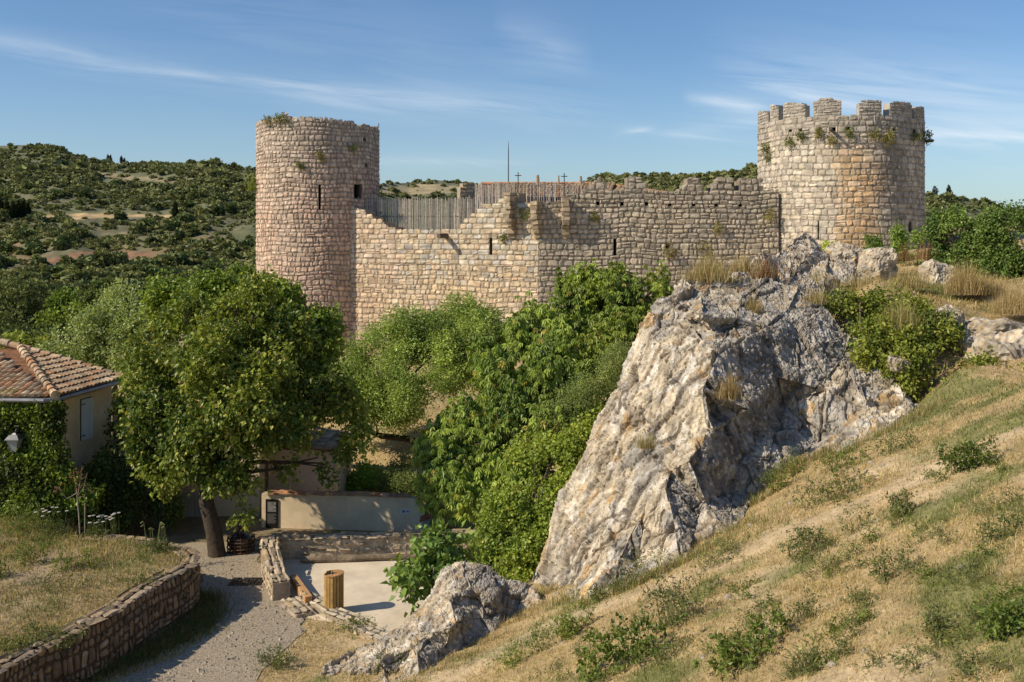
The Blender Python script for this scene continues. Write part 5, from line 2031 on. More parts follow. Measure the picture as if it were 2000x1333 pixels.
# chestnuts
LB = [lobe(*a) for a in [(1185, 590, 37.5, 82), (1258, 572, 37.5, 58), (1120, 600, 38, 66), (1215, 545, 38, 36), (1155, 545, 38, 32), (1205, 670, 36, 72), (1110, 680, 36, 80), (1290, 550, 38, 30, 20),
                         (1240, 640, 36.5, 50), (1060, 620, 38, 50)]]
tree('chestnut_tree', 'dark green chestnut tree whose top stands against the shaded castle wall beside the big rock', 'tree', LB, [(5.0, 37, -8.5), (5.0, 37, -7), at(1170, 700, 37)], .25, 4300, 5,
     'chestnut trees below the castle', L=.26, palm=True, stem=.30, col=(.070, .102, .018), col2=(.150, .185, .034), hot=(.42, .38, .09), hotf=.035, hang=.4, up=.8, lump=.46)
LB = [lobe(*a) for a in [(1040, 650, 36, 66), (960, 705, 36.5, 58), (1085, 730, 34, 92), (985, 770, 33.5, 88), (1145, 770, 33.2, 70), (905, 830, 33, 66), (1000, 870, 32, 88), (880, 905, 32, 62), (925, 965, 31.4, 56),
                         (1090, 850, 32, 72), (850, 955, 32, 28), (1020, 950, 31, 62), (870, 985, 31.6, 40, 26), (845, 880, 32.6, 40), (980, 1010, 30.6, 40)]]
tree('chestnut_tree', 'broad chestnut tree with drooping hand shaped leaves hanging over the low yard wall', 'tree', LB, [(0.2, 33, -9.5), (0.1, 33, -8.3), at(1000, 900, 33)], .28, 7600, 6,
     'chestnut trees below the castle', L=.27, palm=True, stem=.30, col=(.076, .112, .022), col2=(.170, .210, .042), hot=(.44, .40, .09), hotf=.05, hang=.75, up=.75, lump=.46)
# vine-covered thicket against the rock
LB = [lobe(*a) for a in [(1112, 880, 30, 46), (1062, 930, 29.6, 56), (1005, 1000, 29.2, 58), (1082, 1000, 28.6, 46), (962, 1062, 28.8, 48), (1035, 1075, 28.2, 50), (998, 1112, 28, 36), (1150, 845, 30.4, 34),
                         (940, 1100, 28.4, 30), (1110, 940, 29, 34), (1178, 812, 30.6, 22), (1045, 880, 30.6, 44), (1020, 1135, 27.4, 24)]]
tree('vine_thicket', 'bright yellow green vine thicket tumbling down the left side of the big rock', 'bush', LB, [(0.4, 29.4, -9.6), (0.5, 29.4, -8.6), at(1040, 1000, 29.4)], .12, 9000, 7, part='foliage', L=.10, W=.085, per=9,
     stem=.30, col=(.068, .102, .015), col2=(.150, .185, .028), hot=(.42, .42, .10), hotf=.06, hang=.55, up=.5, cs=.9, lump=.42)
LB = [lobe(*a) for a in [(1130, 790, 31.6, 48), (1180, 740, 32, 40), (1090, 820, 31.8, 40), (1210, 700, 32.4, 30)]]
tree('olive_green_shrub', 'fine leaved olive green shrub between the chestnut and the big rock', 'bush', LB, [(3.0, 32, -8.2), (2.9, 32, -7.4), at(1130, 800, 32)], .08, 2600, 8, part='foliage', L=.07, W=.03, per=16, stem=.32,
     col=(.075, .10, .03), col2=(.13, .16, .05), hang=.0, up=.3)
# fig by the front rock
LB = [lobe(*a) for a in [(850, 1065, 25.6, 36), (812, 1125, 25.3, 36), (872, 1110, 25.3, 36), (792, 1172, 25, 24), (832, 1040, 25.7, 18), (840, 1160, 25.2, 34), (895, 1065, 25.8, 24)]]
tree('fig_bush', 'glossy broad leaved fig bush growing behind the low front rock', 'bush', LB, [(-1.9, 25.4, -9.8), (-1.9, 25.4, -9.3), at(845, 1110, 25.4)], .05, 480, 9, part='foliage', L=.21, W=.17, per=6, stem=.35,
     col=(.055, .095, .022), col2=(.11, .16, .035), hot=(.25, .32, .08), hotf=.06, hang=.35, up=.7, shell=.25, bark=(.3, .27, .22))
# shrubs at the foot of the dry bank
for k, (lb, lab, c1, c2, ps, n_) in enumerate([
    ([(705, 930, 38.2, 30), (672, 945, 38, 26), (735, 935, 38, 22), (640, 952, 37.8, 22)], 'fresh bright green shrub behind the end of the outbuilding', (.09, .15, .015), (.17, .24, .03), (.10, .06, 11, .28), 1500),
    ([(765, 930, 37.4, 34), (800, 950, 37, 34), (740, 958, 37, 24), (785, 895, 37.6, 20)], 'greyish green loose shrub behind the garden wall', (.065, .09, .03), (.12, .15, .05), (.075, .04, 12, .32), 1500),
    ([(665, 900, 37.8, 14, 34), (672, 870, 38, 14, 26)], 'narrow dark climbing shrub on the corner behind the outbuilding', (.03, .05, .012), (.05, .075, .018), (.09, .07, 9, .25), 800),
    ([(735, 876, 43.0, 14, 12)], 'small yellow green tussock alone on the dry bank', (.17, .19, .05), (.28, .28, .09), (.22, .022, 14, .12), 90)]):
    LB = [lobe(*a) for a in lb]
    b_ = np.array(LB[0][:3])
    gz = float(ground0(np.array([b_[0]]), np.array([b_[1]]))[0])
    tree('shrub', lab, 'shrub', LB, [(b_[0], b_[1], gz), (b_[0], b_[1], min(b_[2], gz + .4)), b_], .05, n_, 20 + k, part='foliage', L=ps[0], W=ps[1], per=ps[2], stem=ps[3], col=c1, col2=c2, hotf=.03, hang=.1)
# hedge of upright shoots by the right tower
rs = np.random.default_rng(77)
for k, (x, yt, yb, Y, w) in enumerate([(1838, 432, 520, 39, 20), (1868, 418, 530, 38.5, 24), (1902, 424, 535, 38, 24), (1938, 418, 540, 37.5, 26), (1972, 412, 540, 37.2, 28), (2012, 408, 545, 37, 30)]):
    LB = [lobe(x + rs.uniform(-w, w) * .7, y, Y + rs.uniform(-.3, .3), w * rs.uniform(.42, .62), w * .9) for y in np.linspace(yt + 26, yb, 8)] + [lobe(x + rs.uniform(-12, 12), yt + 4, Y, 7, 24), lobe(x + w * .8, yt + 28, Y, 7, 26), lobe(x - w * .7, yt + 22, Y, 7, 24), lobe(x + w * .4, yt + 14, Y - .3, 6, 24), lobe(x - w * .35, yt + 10, Y + .3, 6, 24)]
    b_ = at(x, yb + 15, Y)
    gz = float(ground0(np.array([b_[0]]), np.array([b_[1]]))[0])
    tree('hedge_shrub', ['leafy upright hedge shrub closest to the right tower', 'second leafy hedge shrub from the right tower', 'third leafy hedge shrub from the right tower',
                         'fourth leafy hedge shrub from the right tower', 'fifth leafy hedge shrub from the right tower', 'hedge shrub cut by the right edge of the view'][k], 'shrub', LB,
         [(b_[0], b_[1], gz), (b_[0], b_[1], b_[2] + .2), at(x, (yt + yb) / 2, Y)], .05, 1300, 40 + k, 'upright hedge shrubs right of the tower', part='foliage', L=.105, W=.085, per=9, stem=.30, col=(.045, .078, .018),
         col2=(.095, .135, .030), hot=(.24, .29, .09), hotf=.06, hang=.35, up=.5)
for k, (x, yt, yb, Y, w, lab) in enumerate([(1755, 450, 492, 42, 9, 'slender leafy sapling before the dark loophole of the battlemented tower'), (1792, 462, 500, 41.5, 14, 'low leafy shrub at the right foot of the battlemented tower'),
                                            (1705, 474, 490, 43, 13, 'small pale green shrub behind the round pinkish boulder'), (1616, 480, 490, 41, 9, 'small yellow green shrub behind the jagged rock knob')]):
    LB = [lobe(x + rs.uniform(-w, w) * .4, y, Y, w * .8, w) for y in np.linspace(yt, yb, 4)]
    b_ = at(x, yb + 6, Y)
    tree('shrub', lab, 'shrub', LB, [b_, b_ + (0, 0, .1), at(x, (yt + yb) / 2, Y)], .02, 320, 60 + k, part='foliage', L=.10, W=.075, per=8, stem=.25,
         col=(.06, .10, .02) if k != 3 else (.2, .24, .03), col2=(.12, .17, .035) if k != 3 else (.3, .32, .05), hotf=.05)
# bramble bank
for k, (lb, lab, n_) in enumerate([
    ([(1680, 600, 30, 44, 30), (1735, 595, 30.4, 48, 30), (1640, 592, 30.6, 34, 22), (1780, 610, 30, 40, 28)], 'yellow green bramble on top of the bank, right of the outcrop crest', 2000),
    ([(1715, 655, 28.8, 44, 34), (1775, 665, 28.5, 50, 38), (1830, 640, 28.8, 46, 34), (1690, 690, 28.2, 26, 24)], 'bramble with reddish flowers in the middle of the bank', 2300),
    ([(1850, 705, 27, 54, 44), (1795, 735, 27, 42, 34), (1900, 715, 26.8, 40, 34), (1835, 755, 26.4, 40, 22), (1760, 712, 27.4, 26, 20)], 'dense dark bramble spilling onto the dry slope at the foot of the bank', 2800),
    ([(1965, 752, 26, 34, 20), (2010, 745, 26, 34, 26)], 'low bramble in front of the big grey brown boulder', 900)]):
    LB = [lobe(*a) for a in lb]
    b_ = np.array(LB[0][:3])
    gz = float(ground0(np.array([b_[0]]), np.array([b_[1]]))[0])
    tree('bramble_bush', lab, 'bush', LB, [(b_[0], b_[1], gz), (b_[0], b_[1], gz + .15), b_], .025, n_, 80 + k, part='foliage', L=.105, W=.078, per=8, stem=.30, col=(.050, .072, .012), col2=(.135, .155, .026),
         hot=(.42, .40, .10), hotf=.07, hang=.3, up=.6, cs=1.3, var=.35)

# distant trees in the valley on the left
for k, (lb, lab, c1, c2, n_, nm) in enumerate([
    ([(35, 590, 120, 46, 60), (20, 640, 118, 50, 50), (75, 600, 122, 32, 50), (-30, 600, 120, 50, 60)], 'tall grey green poplars at the left edge in the valley', (.05, .065, .022), (.085, .10, .035), 2600, 'poplar_tree'),
    ([(120, 600, 110, 26, 32), (145, 620, 108, 24, 28), (100, 640, 108, 28, 30)], 'bright green round tree in the valley above the house roof', (.06, .09, .016), (.11, .15, .025), 1500, 'valley_tree'),
    ([(40, 670, 90, 70, 34), (-20, 680, 90, 60, 40), (100, 676, 88, 40, 26)], 'dark low trees in the valley just above the house roof', (.035, .05, .015), (.07, .09, .025), 2200, 'valley_tree'),
    ([(60, 690, 75, 50, 16), (10, 684, 76, 40, 18)], 'yellowish green bushes in the valley touching the house roof', (.09, .11, .02), (.15, .17, .035), 1400, 'valley_shrub'),
    ([(410, 540, 100, 16, 24), (410, 575, 100, 28, 24)], 'dark conifer behind the big tree, left of the pinkish tower', (.03, .045, .018), (.055, .075, .027), 1200, 'conifer_tree'),
    ([(470, 545, 95, 26, 20), (495, 560, 95, 22, 26), (450, 560, 96, 20, 20)], 'light green valley tree close to the left side of the pinkish tower', (.06, .085, .018), (.105, .14, .028), 1200, 'valley_tree'),
    ([(322, 590, 130, 5, 44)], 'thin cypress in the valley behind the big tree', (.02, .03, .012), (.035, .05, .018), 500, 'cypress_tree'),
    ([(205, 575, 130, 20, 30), (170, 590, 130, 22, 20)], 'dark valley tree beyond the windblown tree', (.035, .05, .018), (.065, .085, .025), 900, 'valley_tree'),
    ([(330, 590, 120, 40, 20), (270, 596, 120, 30, 16)], 'low olive green valley trees right of the thin cypress', (.045, .06, .02), (.08, .10, .03), 1200, 'valley_tree')]):
    LB = [lobe(*a) for a in lb]
    b_ = np.array(LB[0][:3])
    tree(nm, lab, 'tree', LB, [(b_[0], b_[1], -14.5), (b_[0], b_[1], b_[2] - LB[0][5] * .6), b_], .16, n_, 120 + k, leafmat='leaf_matt', L=.42, W=.30, per=8, stem=.7, col=c1, col2=c2, hotf=.01, hang=.0, up=.3,
         nlimb=4)
# cypresses on the hill
made = None
cyp = [(x, y0, y1, s) for x, y0, y1, s in [(2, 392, 428, 4), (14, 394, 430, 4), (26, 398, 430, 4), (36, 396, 428, 4), (46, 394, 427, 4), (55, 398, 425, 3.5), (342, 398, 428, 4.5), (211, 301, 315, 2.6), (216, 302, 315, 2.6),
                                          (237, 303, 317, 2.6), (243, 306, 317, 2.3), (1853, 362, 384, 4.2), (1826, 366, 383, 5.0)]]
for k, (x, y0, y1, s) in enumerate(cyp):
    # stand it where that column of the hill shows at row y1
    Yc = np.linspace(190, 760, 900)
    pyc, _ = hill_py(np.full(900, float(x)), Yc)
    ok = np.where(pyc <= y1)[0]
    Yk = Yc[ok[0]] if len(ok) else Yc[np.argmin(pyc)]
    b_ = at(x, y1, Yk)
    b_[2] = float(hill_z(np.array([float(x)]), np.array([Yk]))[0])
    h = (y1 - y0) / FPX * Yk
    w = s / FPX * Yk
    LB = [(b_[0], b_[1], b_[2] + h * f, w * q, w * q, h * .17) for f, q in ((.15, .8), (.35, 1), (.55, .9), (.75, .65), (.92, .32))]
    lab, grp = ('dark narrow cypress in the row at the left edge of the hillside field', 'cypresses at the left end of the hillside field') if k < 6 else \
        ('single dark cypress at the right end of the golden hillside field', None) if k == 6 else \
        ('tiny cypress standing on the skyline of the left hill', 'cypresses on the left skyline') if k < 11 else \
        (['small round topped tree on the skyline farther right of the battlemented tower', 'pointed conifer on the skyline just right of the battlemented tower'][k - 11], None)
    V_, F_, c = foliage(LB, 260, 200 + k, raw=True, gain=1.2, L=h * .10, W=h * .05, per=6, stem=h * .06, col=(.016, .026, .012), col2=(.034, .046, .02), hotf=0, hang=-.6, up=.1, inner=.4)
    tag(mk('cypress_tree' if k < 11 else 'skyline_tree', V_, F_, M['scrub'], None, c, base=b_), lab, 'tree', grp)

# ------------------------------------------------------------------ ivy on the house
def wall_leaves(lobes, seed, n, **kw):
    return foliage(lobes, n, seed, **kw)


LB = [lobe(*a) for a in [(20, 800, 31.2, 46, 30, 8), (75, 800, 31.2, 44, 28, 8), (104, 815, 31.1, 16, 34, 8), (30, 850, 31.1, 36, 40, 10), (85, 860, 31.0, 30, 42, 12), (75, 920, 30.8, 60, 50, 18),
                         (0, 960, 30.6, 60, 50, 22), (120, 935, 30.9, 30, 40, 16), (60, 985, 30.4, 80, 40, 24), (160, 975, 30.9, 36, 30, 20), (112, 900, 30.9, 18, 24, 12), (10, 920, 31, 30, 18, 10), (-40, 830, 31.1, 40, 60, 10)]]
t = thing('climbing_ivy', 'bushy climbing ivy covering the front of the cream house around the lantern', 'climber', at(70, 1010, 31))
V_, F_, c = foliage(LB, 7000, 301, holes=.5, L=.12, W=.09, per=8, stem=.28, col=(.014, .024, .006), col2=(.095, .135, .018), hot=(.24, .28, .06), hotf=.04, hang=.5, up=.4, cs=1.0)
mk('foliage', V_, F_, M['leaf'], t, c)
g = G()
rr = np.random.default_rng(9)
for k in range(9):
    x = rr.uniform(0, 120)
    pts = [at(x, 1000, 31.25), at(x + rr.uniform(-15, 15), 930, 31.28), at(x + rr.uniform(-25, 25), 850, 31.3), at(x + rr.uniform(-30, 30), 790, 31.3)]
    g.tube(pts, [.04, .03, .02, .01], (.09, .07, .05), 6)
g.build('stem', M['bark'], t)
LB = [lobe(*a) for a in [(200, 930, 32.2, 36, 40, 20), (250, 940, 32.6, 40, 40, 24), (185, 985, 31.8, 40, 36, 24), (240, 985, 32, 34, 30, 24), (300, 955, 33, 36, 34, 24), (310, 900, 33.4, 30, 30, 24), (215, 905, 33, 18, 16, 20),
                         (330, 990, 32.8, 26, 22, 20)]]
t = thing('shade_creeper', 'almost black leafy creeper in the shade before the house door', 'climber', at(240, 1030, 32.4))
V_, F_, c = foliage(LB, 3400, 302, holes=.5, L=.12, W=.09, per=8, stem=.30, col=(.030, .048, .012), col2=(.055, .08, .018), hotf=.02, hang=.5, up=.4)
mk('foliage', V_, F_, M['leaf'], t, c)
g = G()
for k in range(5):
    x = 190 + 30 * k
    g.tube([at(x, 1035, 32.4), at(x + 5, 980, 32.4), at(x - 5, 920, 32.6)], [.03, .025, .01], (.07, .055, .04), 6)
g.build('stem', M['bark'], t)
# ------------------------------------------------------------------ grass, weeds and small plants
def blades(P, r, length, width, lean, col, tipc=1.15):
    """thin bent blades rooted at P"""
    n = len(P)
    th = r.uniform(0, 2 * math.pi, n)
    H = np.stack([np.cos(th), np.sin(th), 0 * th], 1)
    ph = th + r.normal(math.pi / 2, .5, n)
    S = np.stack([np.cos(ph), np.sin(ph), 0 * ph], 1) * (width / 2)[:, None]
    l1, l2 = lean * r.uniform(.35, .8, n), np.minimum(lean * r.uniform(.9, 1.5, n), 1.5)
    d1 = H * np.sin(l1)[:, None] + UPV * np.cos(l1)[:, None]
    d2 = H * np.sin(l2)[:, None] + UPV * np.cos(l2)[:, None]
    m = P + d1 * (length * .5)[:, None]
    t = m + d2 * (length * .5)[:, None]
    V_ = np.stack([P - S, P + S, m + S * .75, m - S * .75, t], 1).reshape(-1, 3)
    b = np.arange(n) * 5
    F4 = np.stack([b, b + 1, b + 2, b + 3], 1)
    F3 = np.stack([b + 3, b + 2, b + 4], 1)
    c = np.repeat(col, 5, 0).reshape(n, 5, 3)
    c[:, :2] *= .75
    c[:, 4] *= tipc
    return V_, [F4, F3], c.reshape(-1, 3)


def bladecol(P, r, green=0.0):
    base, g_ = grasscol(P * np.array([1, 1, 0]))
    n = len(P)
    straw = randpick(r, n, [(.55, .44, .20), (.47, .36, .14), (.64, .54, .29), (.37, .285, .115)], [4, 3, 2.6, 1.2])
    grn = randpick(r, n, [(.16, .20, .045), (.20, .23, .06), (.12, .165, .04), (.26, .26, .09)], [3, 3, 2, 2])
    isg = r.random(n) < np.clip(g_ * .95 + green + .05, 0, .96)
    return np.where(isg[:, None], grn, straw) * r.uniform(.7, 1.3, (n, 1)), g_, isg


rg = np.random.default_rng(321)
NBL = 330000
px = rg.uniform(-80, 2080, NBL)
Yg = 8.6 * (52 / 8.6) ** (rg.random(NBL) ** .95)
Xg = (px - CXP) / FPX * Yg
keep = ~(inpoly(Xg, Yg, PATH) | inpoly(Xg, Yg, PLAZA)) & ~((Xg < -5.6) & (Yg > 26) & (Yg < 36.5) & inpoly(Xg, Yg, FLAT)) & ~inpoly(Xg, Yg, BED)
keep &= ~((Yg > 31) & (Yg < 37.5) & (Xg > -14) & (Xg < 0.5))
dT = pdist(Xg, Yg, TRAIL, False)
pp = np.stack([Xg, Yg, 0 * Xg], 1)
keep &= rg.random(NBL) < np.clip(.35 + sstep(.15, .8, dT + .35 * noise(pp, 1.3)), 0, 1)
keep &= rg.random(NBL) < np.clip(1.0 - .7 * sstep(.2, .6, fbm(pp, .3, 3, 31) + .3 * noise(pp, 1.7, 3)), .12, 1)
Xg, Yg, pp = Xg[keep], Yg[keep], pp[keep]
Zg = ground0(Xg, Yg)
P_ = np.stack([Xg, Yg, Zg - .01], 1)
c, g_, isg = bladecol(P_, rg)
n = len(P_)
tall = np.clip(fbm(pp, .5, 3, 77) + .1, 0, 1)
tall = tall + .7 * sstep(30, 33, Yg) * (Xg > 4)
Ln = rg.uniform(.045, .125, n) * (1 + .9 * tall) * np.where(isg, 1.15, 1.0)
lean = np.where(rg.random(n) < .72, rg.uniform(.9, 1.45, n), rg.uniform(.15, .9, n))
V_, F_, cc = blades(P_, rg, Ln, np.maximum(.0065, .00058 * Yg) * rg.uniform(.7, 1.4, n), lean, c)
tag(mk('dry_grass', V_, F_, M['grass'], None, cc), kind='stuff')

# the bed behind the dry-stone wall
NB_ = 60000
Xb, Yb = rg.uniform(-16, -7.6, NB_), 18 + 12.5 * rg.random(NB_)
k = inpoly(Xb, Yb, BED) & (rg.random(NB_) < np.clip(1 - .9 * sstep(.1, .5, fbm(np.stack([Xb, Yb, 0 * Xb], 1), .55, 3, 64)), .1, 1)) & (pdist(Xb, Yb, bw, False) > .30) & (np.abs(Xb / Yb) < .53)
Xb, Yb = Xb[k], Yb[k]
P_ = np.stack([Xb, Yb, bedz(Xb, Yb) - .01], 1)
c, g_, isg = bladecol(P_ + np.array([40, 40, 0]), rg, .25 + .25 * sstep(25, 28, Yb))
tall = .4 + 1.1 * sstep(25.5, 28.5, Yb) + .8 * np.clip(fbm(P_ * np.array([1, 1, 0]), .7, 2, 12), 0, 1)
n = len(P_)
V_, F_, cc = blades(P_, rg, rg.uniform(.04, .11, n) * (1 + .9 * tall), np.full(n, .014) * rg.uniform(.6, 1.3, n), rg.uniform(.15, 1.3, n), c * .92)
tag(mk('meadow_grass', V_, F_, M['grass'], None, cc), kind='stuff')
# dark verge at the foot of the dry-stone wall and along the yard kerb
NV = 9000
f = rg.random(NV)
vp = np.array([gxy(*p) for p in [(120, 1345), (240, 1300), (330, 1258), (395, 1222), (410, 1195), (402, 1165)]])
s_ = np.linspace(0, 1, len(vp))
X0, Y0 = np.interp(f, s_, vp[:, 0]), np.interp(f, s_, vp[:, 1])
P_ = np.stack([X0 + rg.normal(-.1, .28, NV), Y0 + rg.normal(0, .25, NV), np.full(NV, GZ)], 1)
c = randpick(rg, NV, [(.15, .18, .05), (.12, .15, .04), (.30, .23, .11)], [3, 3, 2]) * rg.uniform(.7, 1.2, (NV, 1))
V_, F_, cc = blades(P_, rg, rg.uniform(.08, .24, NV), np.full(NV, .014), rg.uniform(.2, 1.2, NV), c)
tag(mk('verge_grass', V_, F_, M['grass'], None, cc), kind='stuff')


def weed(name, label, px, py, w, h, seed, col, col2, n=60, L=.075, W=.035, group=None, hotf=.03, hot=(.34, .36, .10), bed=False, stems=7, per=9, flower=None, hang=.1, up=.45):
    r = np.random.default_rng(seed)
    b_ = raymarch(px, py, bed=bed)
    k = b_[1] / FPX
    R_, H_ = w * k / 2, h * k
    t = thing(name, label, 'weed', b_, group)
    m = max(3, int(w / 14))
    LB = []
    g = G()
    for q in range(m):
        x, y = b_[0] + r.uniform(-R_, R_) * .8, b_[1] + r.uniform(-R_, R_) * .5
        gz = float(bedz(np.array([x]), np.array([y]))[0]) if bed else float(ground0(np.array([x]), np.array([y]))[0])
        rr_ = R_ * r.uniform(.32, .5)
        hh = H_ * r.uniform(.55, 1.05)
        LB.append((x, y, gz + hh * .5, rr_, rr_, hh * .55))
        g.tube([b_ - np.array([0, 0, .03]), (x, y, gz - .03)], .006, np.array(col2) * .6, 4)
        for s in range(max(2, stems // m)):
            g.tube([(x, y, gz - .03), (x + r.normal(0, .3) * rr_, y + r.normal(0, .3) * rr_, gz + hh * .6), (x + r.normal(0, .6) * rr_, y + r.normal(0, .6) * rr_, gz + hh * r.uniform(.8, 1.2))], [.006, .005, .003],
                   np.array(col2) * .8, 4, False)
    V_, F_, c = foliage(LB, n, seed, L=L, W=W, per=per, stem=.12, col=col, col2=col2, hotf=hotf, hot=hot, hang=hang, up=up, shell=.3, inner=.4, cull=.4, raw=True, gain=1.15)
    g.build('stem', M['leaf_matt'], t)
    mk('leaves', V_, F_, M['leaf'], t, c)
    if flower is not None:
        fc, nf, fs = flower
        g = G()
        for s in range(nf):
            q = LB[r.integers(0, len(LB))]
            d = unit(r.normal(size=3))
            p = np.array(q[:3]) + d * np.array([q[3], q[4], 0]) * .9 + np.array([0, 0, q[5] * r.uniform(.7, 1.3)])
            frustum(g, p, fs * .5, fs * r.uniform(.7, 1.0), 0, fs * .6, np.array(fc) * r.uniform(.7, 1.15), 6)
            g.tube([p - (0, 0, .10), p], .003, np.array(col2) * .7, 3, False)
        g.build('blossom', M['leaf_matt'], t)
    return t


DG1, DG2 = (.075, .115, .022), (.145, .195, .04)
LG1, LG2 = (.115, .165, .025), (.19, .235, .045)
GG1, GG2 = (.12, .145, .05), (.20, .215, .085)
PU = (.16, .10, .13)
for k, a in enumerate([
    ('large dark green weed with small seed heads near the bottom edge of the slope', 1240, 1290, 190, 90, DG1, DG2, 150, .09, .055, None),
    ('dark leafy weed low on the slope, right of the largest dark weed', 1465, 1295, 150, 62, DG1, DG2, 110, .085, .05, None),
    ('tall bushy weed with purplish heads above the bright green weed', 1345, 1205, 150, 95, GG1, GG2, 170, .06, .028, (PU, 22, .022)),
    ('bright light green weed just right of the low front rock', 1118, 1240, 74, 50, LG1, LG2, 80, .075, .035, None),
    ('round dark shrubby weed high on the right of the slope', 1880, 925, 112, 62, DG1, (.12, .16, .035), 190, .07, .035, None),
    ('small round weed with dark seed heads below the round shrubby weed', 1758, 1010, 58, 52, GG1, GG2, 80, .06, .03, ((.06, .05, .04), 12, .022)),
    ('long low weed patch with dark seed heads beside the worn trail', 1625, 1065, 150, 50, GG1, GG2, 150, .06, .028, ((.06, .05, .04), 18, .022)),
    ('flowering lilac tinged weed patch above the trail', 1620, 985, 150, 50, GG1, (.15, .175, .05), 150, .06, .03, ((.26, .18, .30), 26, .02)),
    ('green weed patch at the upper end of the slope below the grey rock face', 1650, 915, 120, 40, LG1, (.17, .20, .05), 110, .06, .03, None),
    ('pale green weed at the foot of the grey rock face', 1500, 970, 70, 60, LG1, (.20, .22, .06), 90, .06, .028, None),
    ('greyish weed patch on the slope under the big rock prow', 1400, 1100, 120, 40, GG1, GG2, 110, .055, .025, None),
    ('thin weedy growth at the foot of the pale rock face', 1250, 1135, 110, 55, GG1, (.18, .19, .06), 110, .055, .022, ((.42, .12, .30), 8, .02)),
    ('leafy dark weed close to the right bottom corner', 1965, 1235, 90, 60, DG1, DG2, 80, .085, .045, None),
    ('dull green weed left of the dark corner weed', 1850, 1235, 90, 42, GG1, GG2, 80, .055, .028, None),
    ('spiky tuft weed in the dry grass at the bottom edge', 1580, 1310, 60, 40, GG1, GG2, 40, .13, .015, None),
    ('small weed in the middle of the open dry slope', 1740, 1130, 90, 50, GG1, (.15, .18, .055), 80, .055, .022, None),
    ('low green weed beside the tail of the front rock', 1030, 1285, 110, 36, GG1, LG2, 90, .06, .03, None),
    ('green weed on the grass strip between path and kerb', 690, 1240, 90, 30, LG1, (.16, .19, .045), 110, .06, .025, None),
    ('blue green weed at the path edge near the bottom of the view', 535, 1305, 90, 36, GG1, (.14, .18, .06), 110, .06, .025, ((.22, .2, .4), 6, .02)),
    ('grey green weed on the bare soil under the front rock', 770, 1310, 100, 40, GG1, GG2, 70, .055, .025, None),
    ('lower right weed patch among the straw', 1560, 1215, 60, 40, GG1, GG2, 50, .055, .022, None),
    ('tuft of green weed near the right edge halfway up the slope', 1960, 1050, 90, 40, GG1, (.14, .17, .055), 80, .055, .025, None),
    ('light green weed right beside the flank of the grey rock', 1560, 925, 60, 50, LG1, (.18, .21, .05), 70, .055, .025, None),
    ('green weed clump on the upper right part of the slope', 1780, 870, 110, 34, GG1, (.16, .19, .05), 100, .055, .025, None),
    ('small leafy weed at the tip of the prow of the big rock', 1190, 1165, 60, 36, GG1, LG2, 60, .06, .03, ((.42, .12, .30), 4, .02))]):
    lab, x, y, w, h, c1, c2, n, L_, W_, fl = a
    weed('weed', lab, x, y, w, h, 700 + k, c1, c2, n, L_, W_, flower=fl)
# anonymous small weeds among the straw
rw = np.random.default_rng(17)
cnt = 0
while cnt < 70:
    x, y = rw.uniform(1080, 1990), rw.uniform(860, 1330)
    if y < 1330 - (x - 900) * .50 + 60:
        continue
    cnt += 1
    c1, c2 = (GG1, GG2) if rw.random() < .65 else (LG1, (.17, .20, .05))
    weed('small_weed', 'small low green weed scattered in the dry grass of the slope', x, y, rw.uniform(30, 90), rw.uniform(12, 26), 800 + cnt, c1, c2, int(rw.uniform(14, 34)), .05, .02, 'small weeds in the dry grass', stems=4)
# plants on the bed
for k, a in enumerate([
    ('bright green leafy clump in the middle of the bed', 150, 1110, 60, 46, LG1, LG2, 90, .06, .03, None),
    ('second bright green clump on the bed, nearer the left edge', 60, 1105, 70, 46, LG1, (.17, .22, .04), 90, .06, .03, None),
    ('dark round tussock at the left edge of the bed', 5, 1130, 46, 40, DG1, DG2, 80, .06, .03, None),
    ('lilac flowering patch across the bed', 95, 1150, 160, 26, GG1, GG2, 120, .05, .022, ((.34, .24, .38), 40, .022)),
    ('low green mat on the bed close to the curved wall', 250, 1140, 110, 20, GG1, (.15, .18, .045), 110, .05, .022, None),
    ('creeping green plant over the front stones of the curved wall', 95, 1250, 120, 26, GG1, (.14, .17, .04), 110, .055, .03, None),
    ('creeping green plant on the lower stones near the bottom left corner', 20, 1268, 80, 30, GG1, (.15, .17, .04), 80, .055, .03, None),
    ('green fringe of tall weeds along the back left of the bed', 60, 1040, 150, 50, LG1, (.20, .235, .07), 240, .075, .02, None),
    ('green weeds around the foot of the thin sapling', 175, 1045, 110, 46, LG1, (.19, .22, .07), 170, .07, .02, None)]):
    lab, x, y, w, h, c1, c2, n, L_, W_, fl = a
    weed('weed', lab, x, y, w, h, 900 + k, c1, c2, n, L_, W_, flower=fl, bed=True)


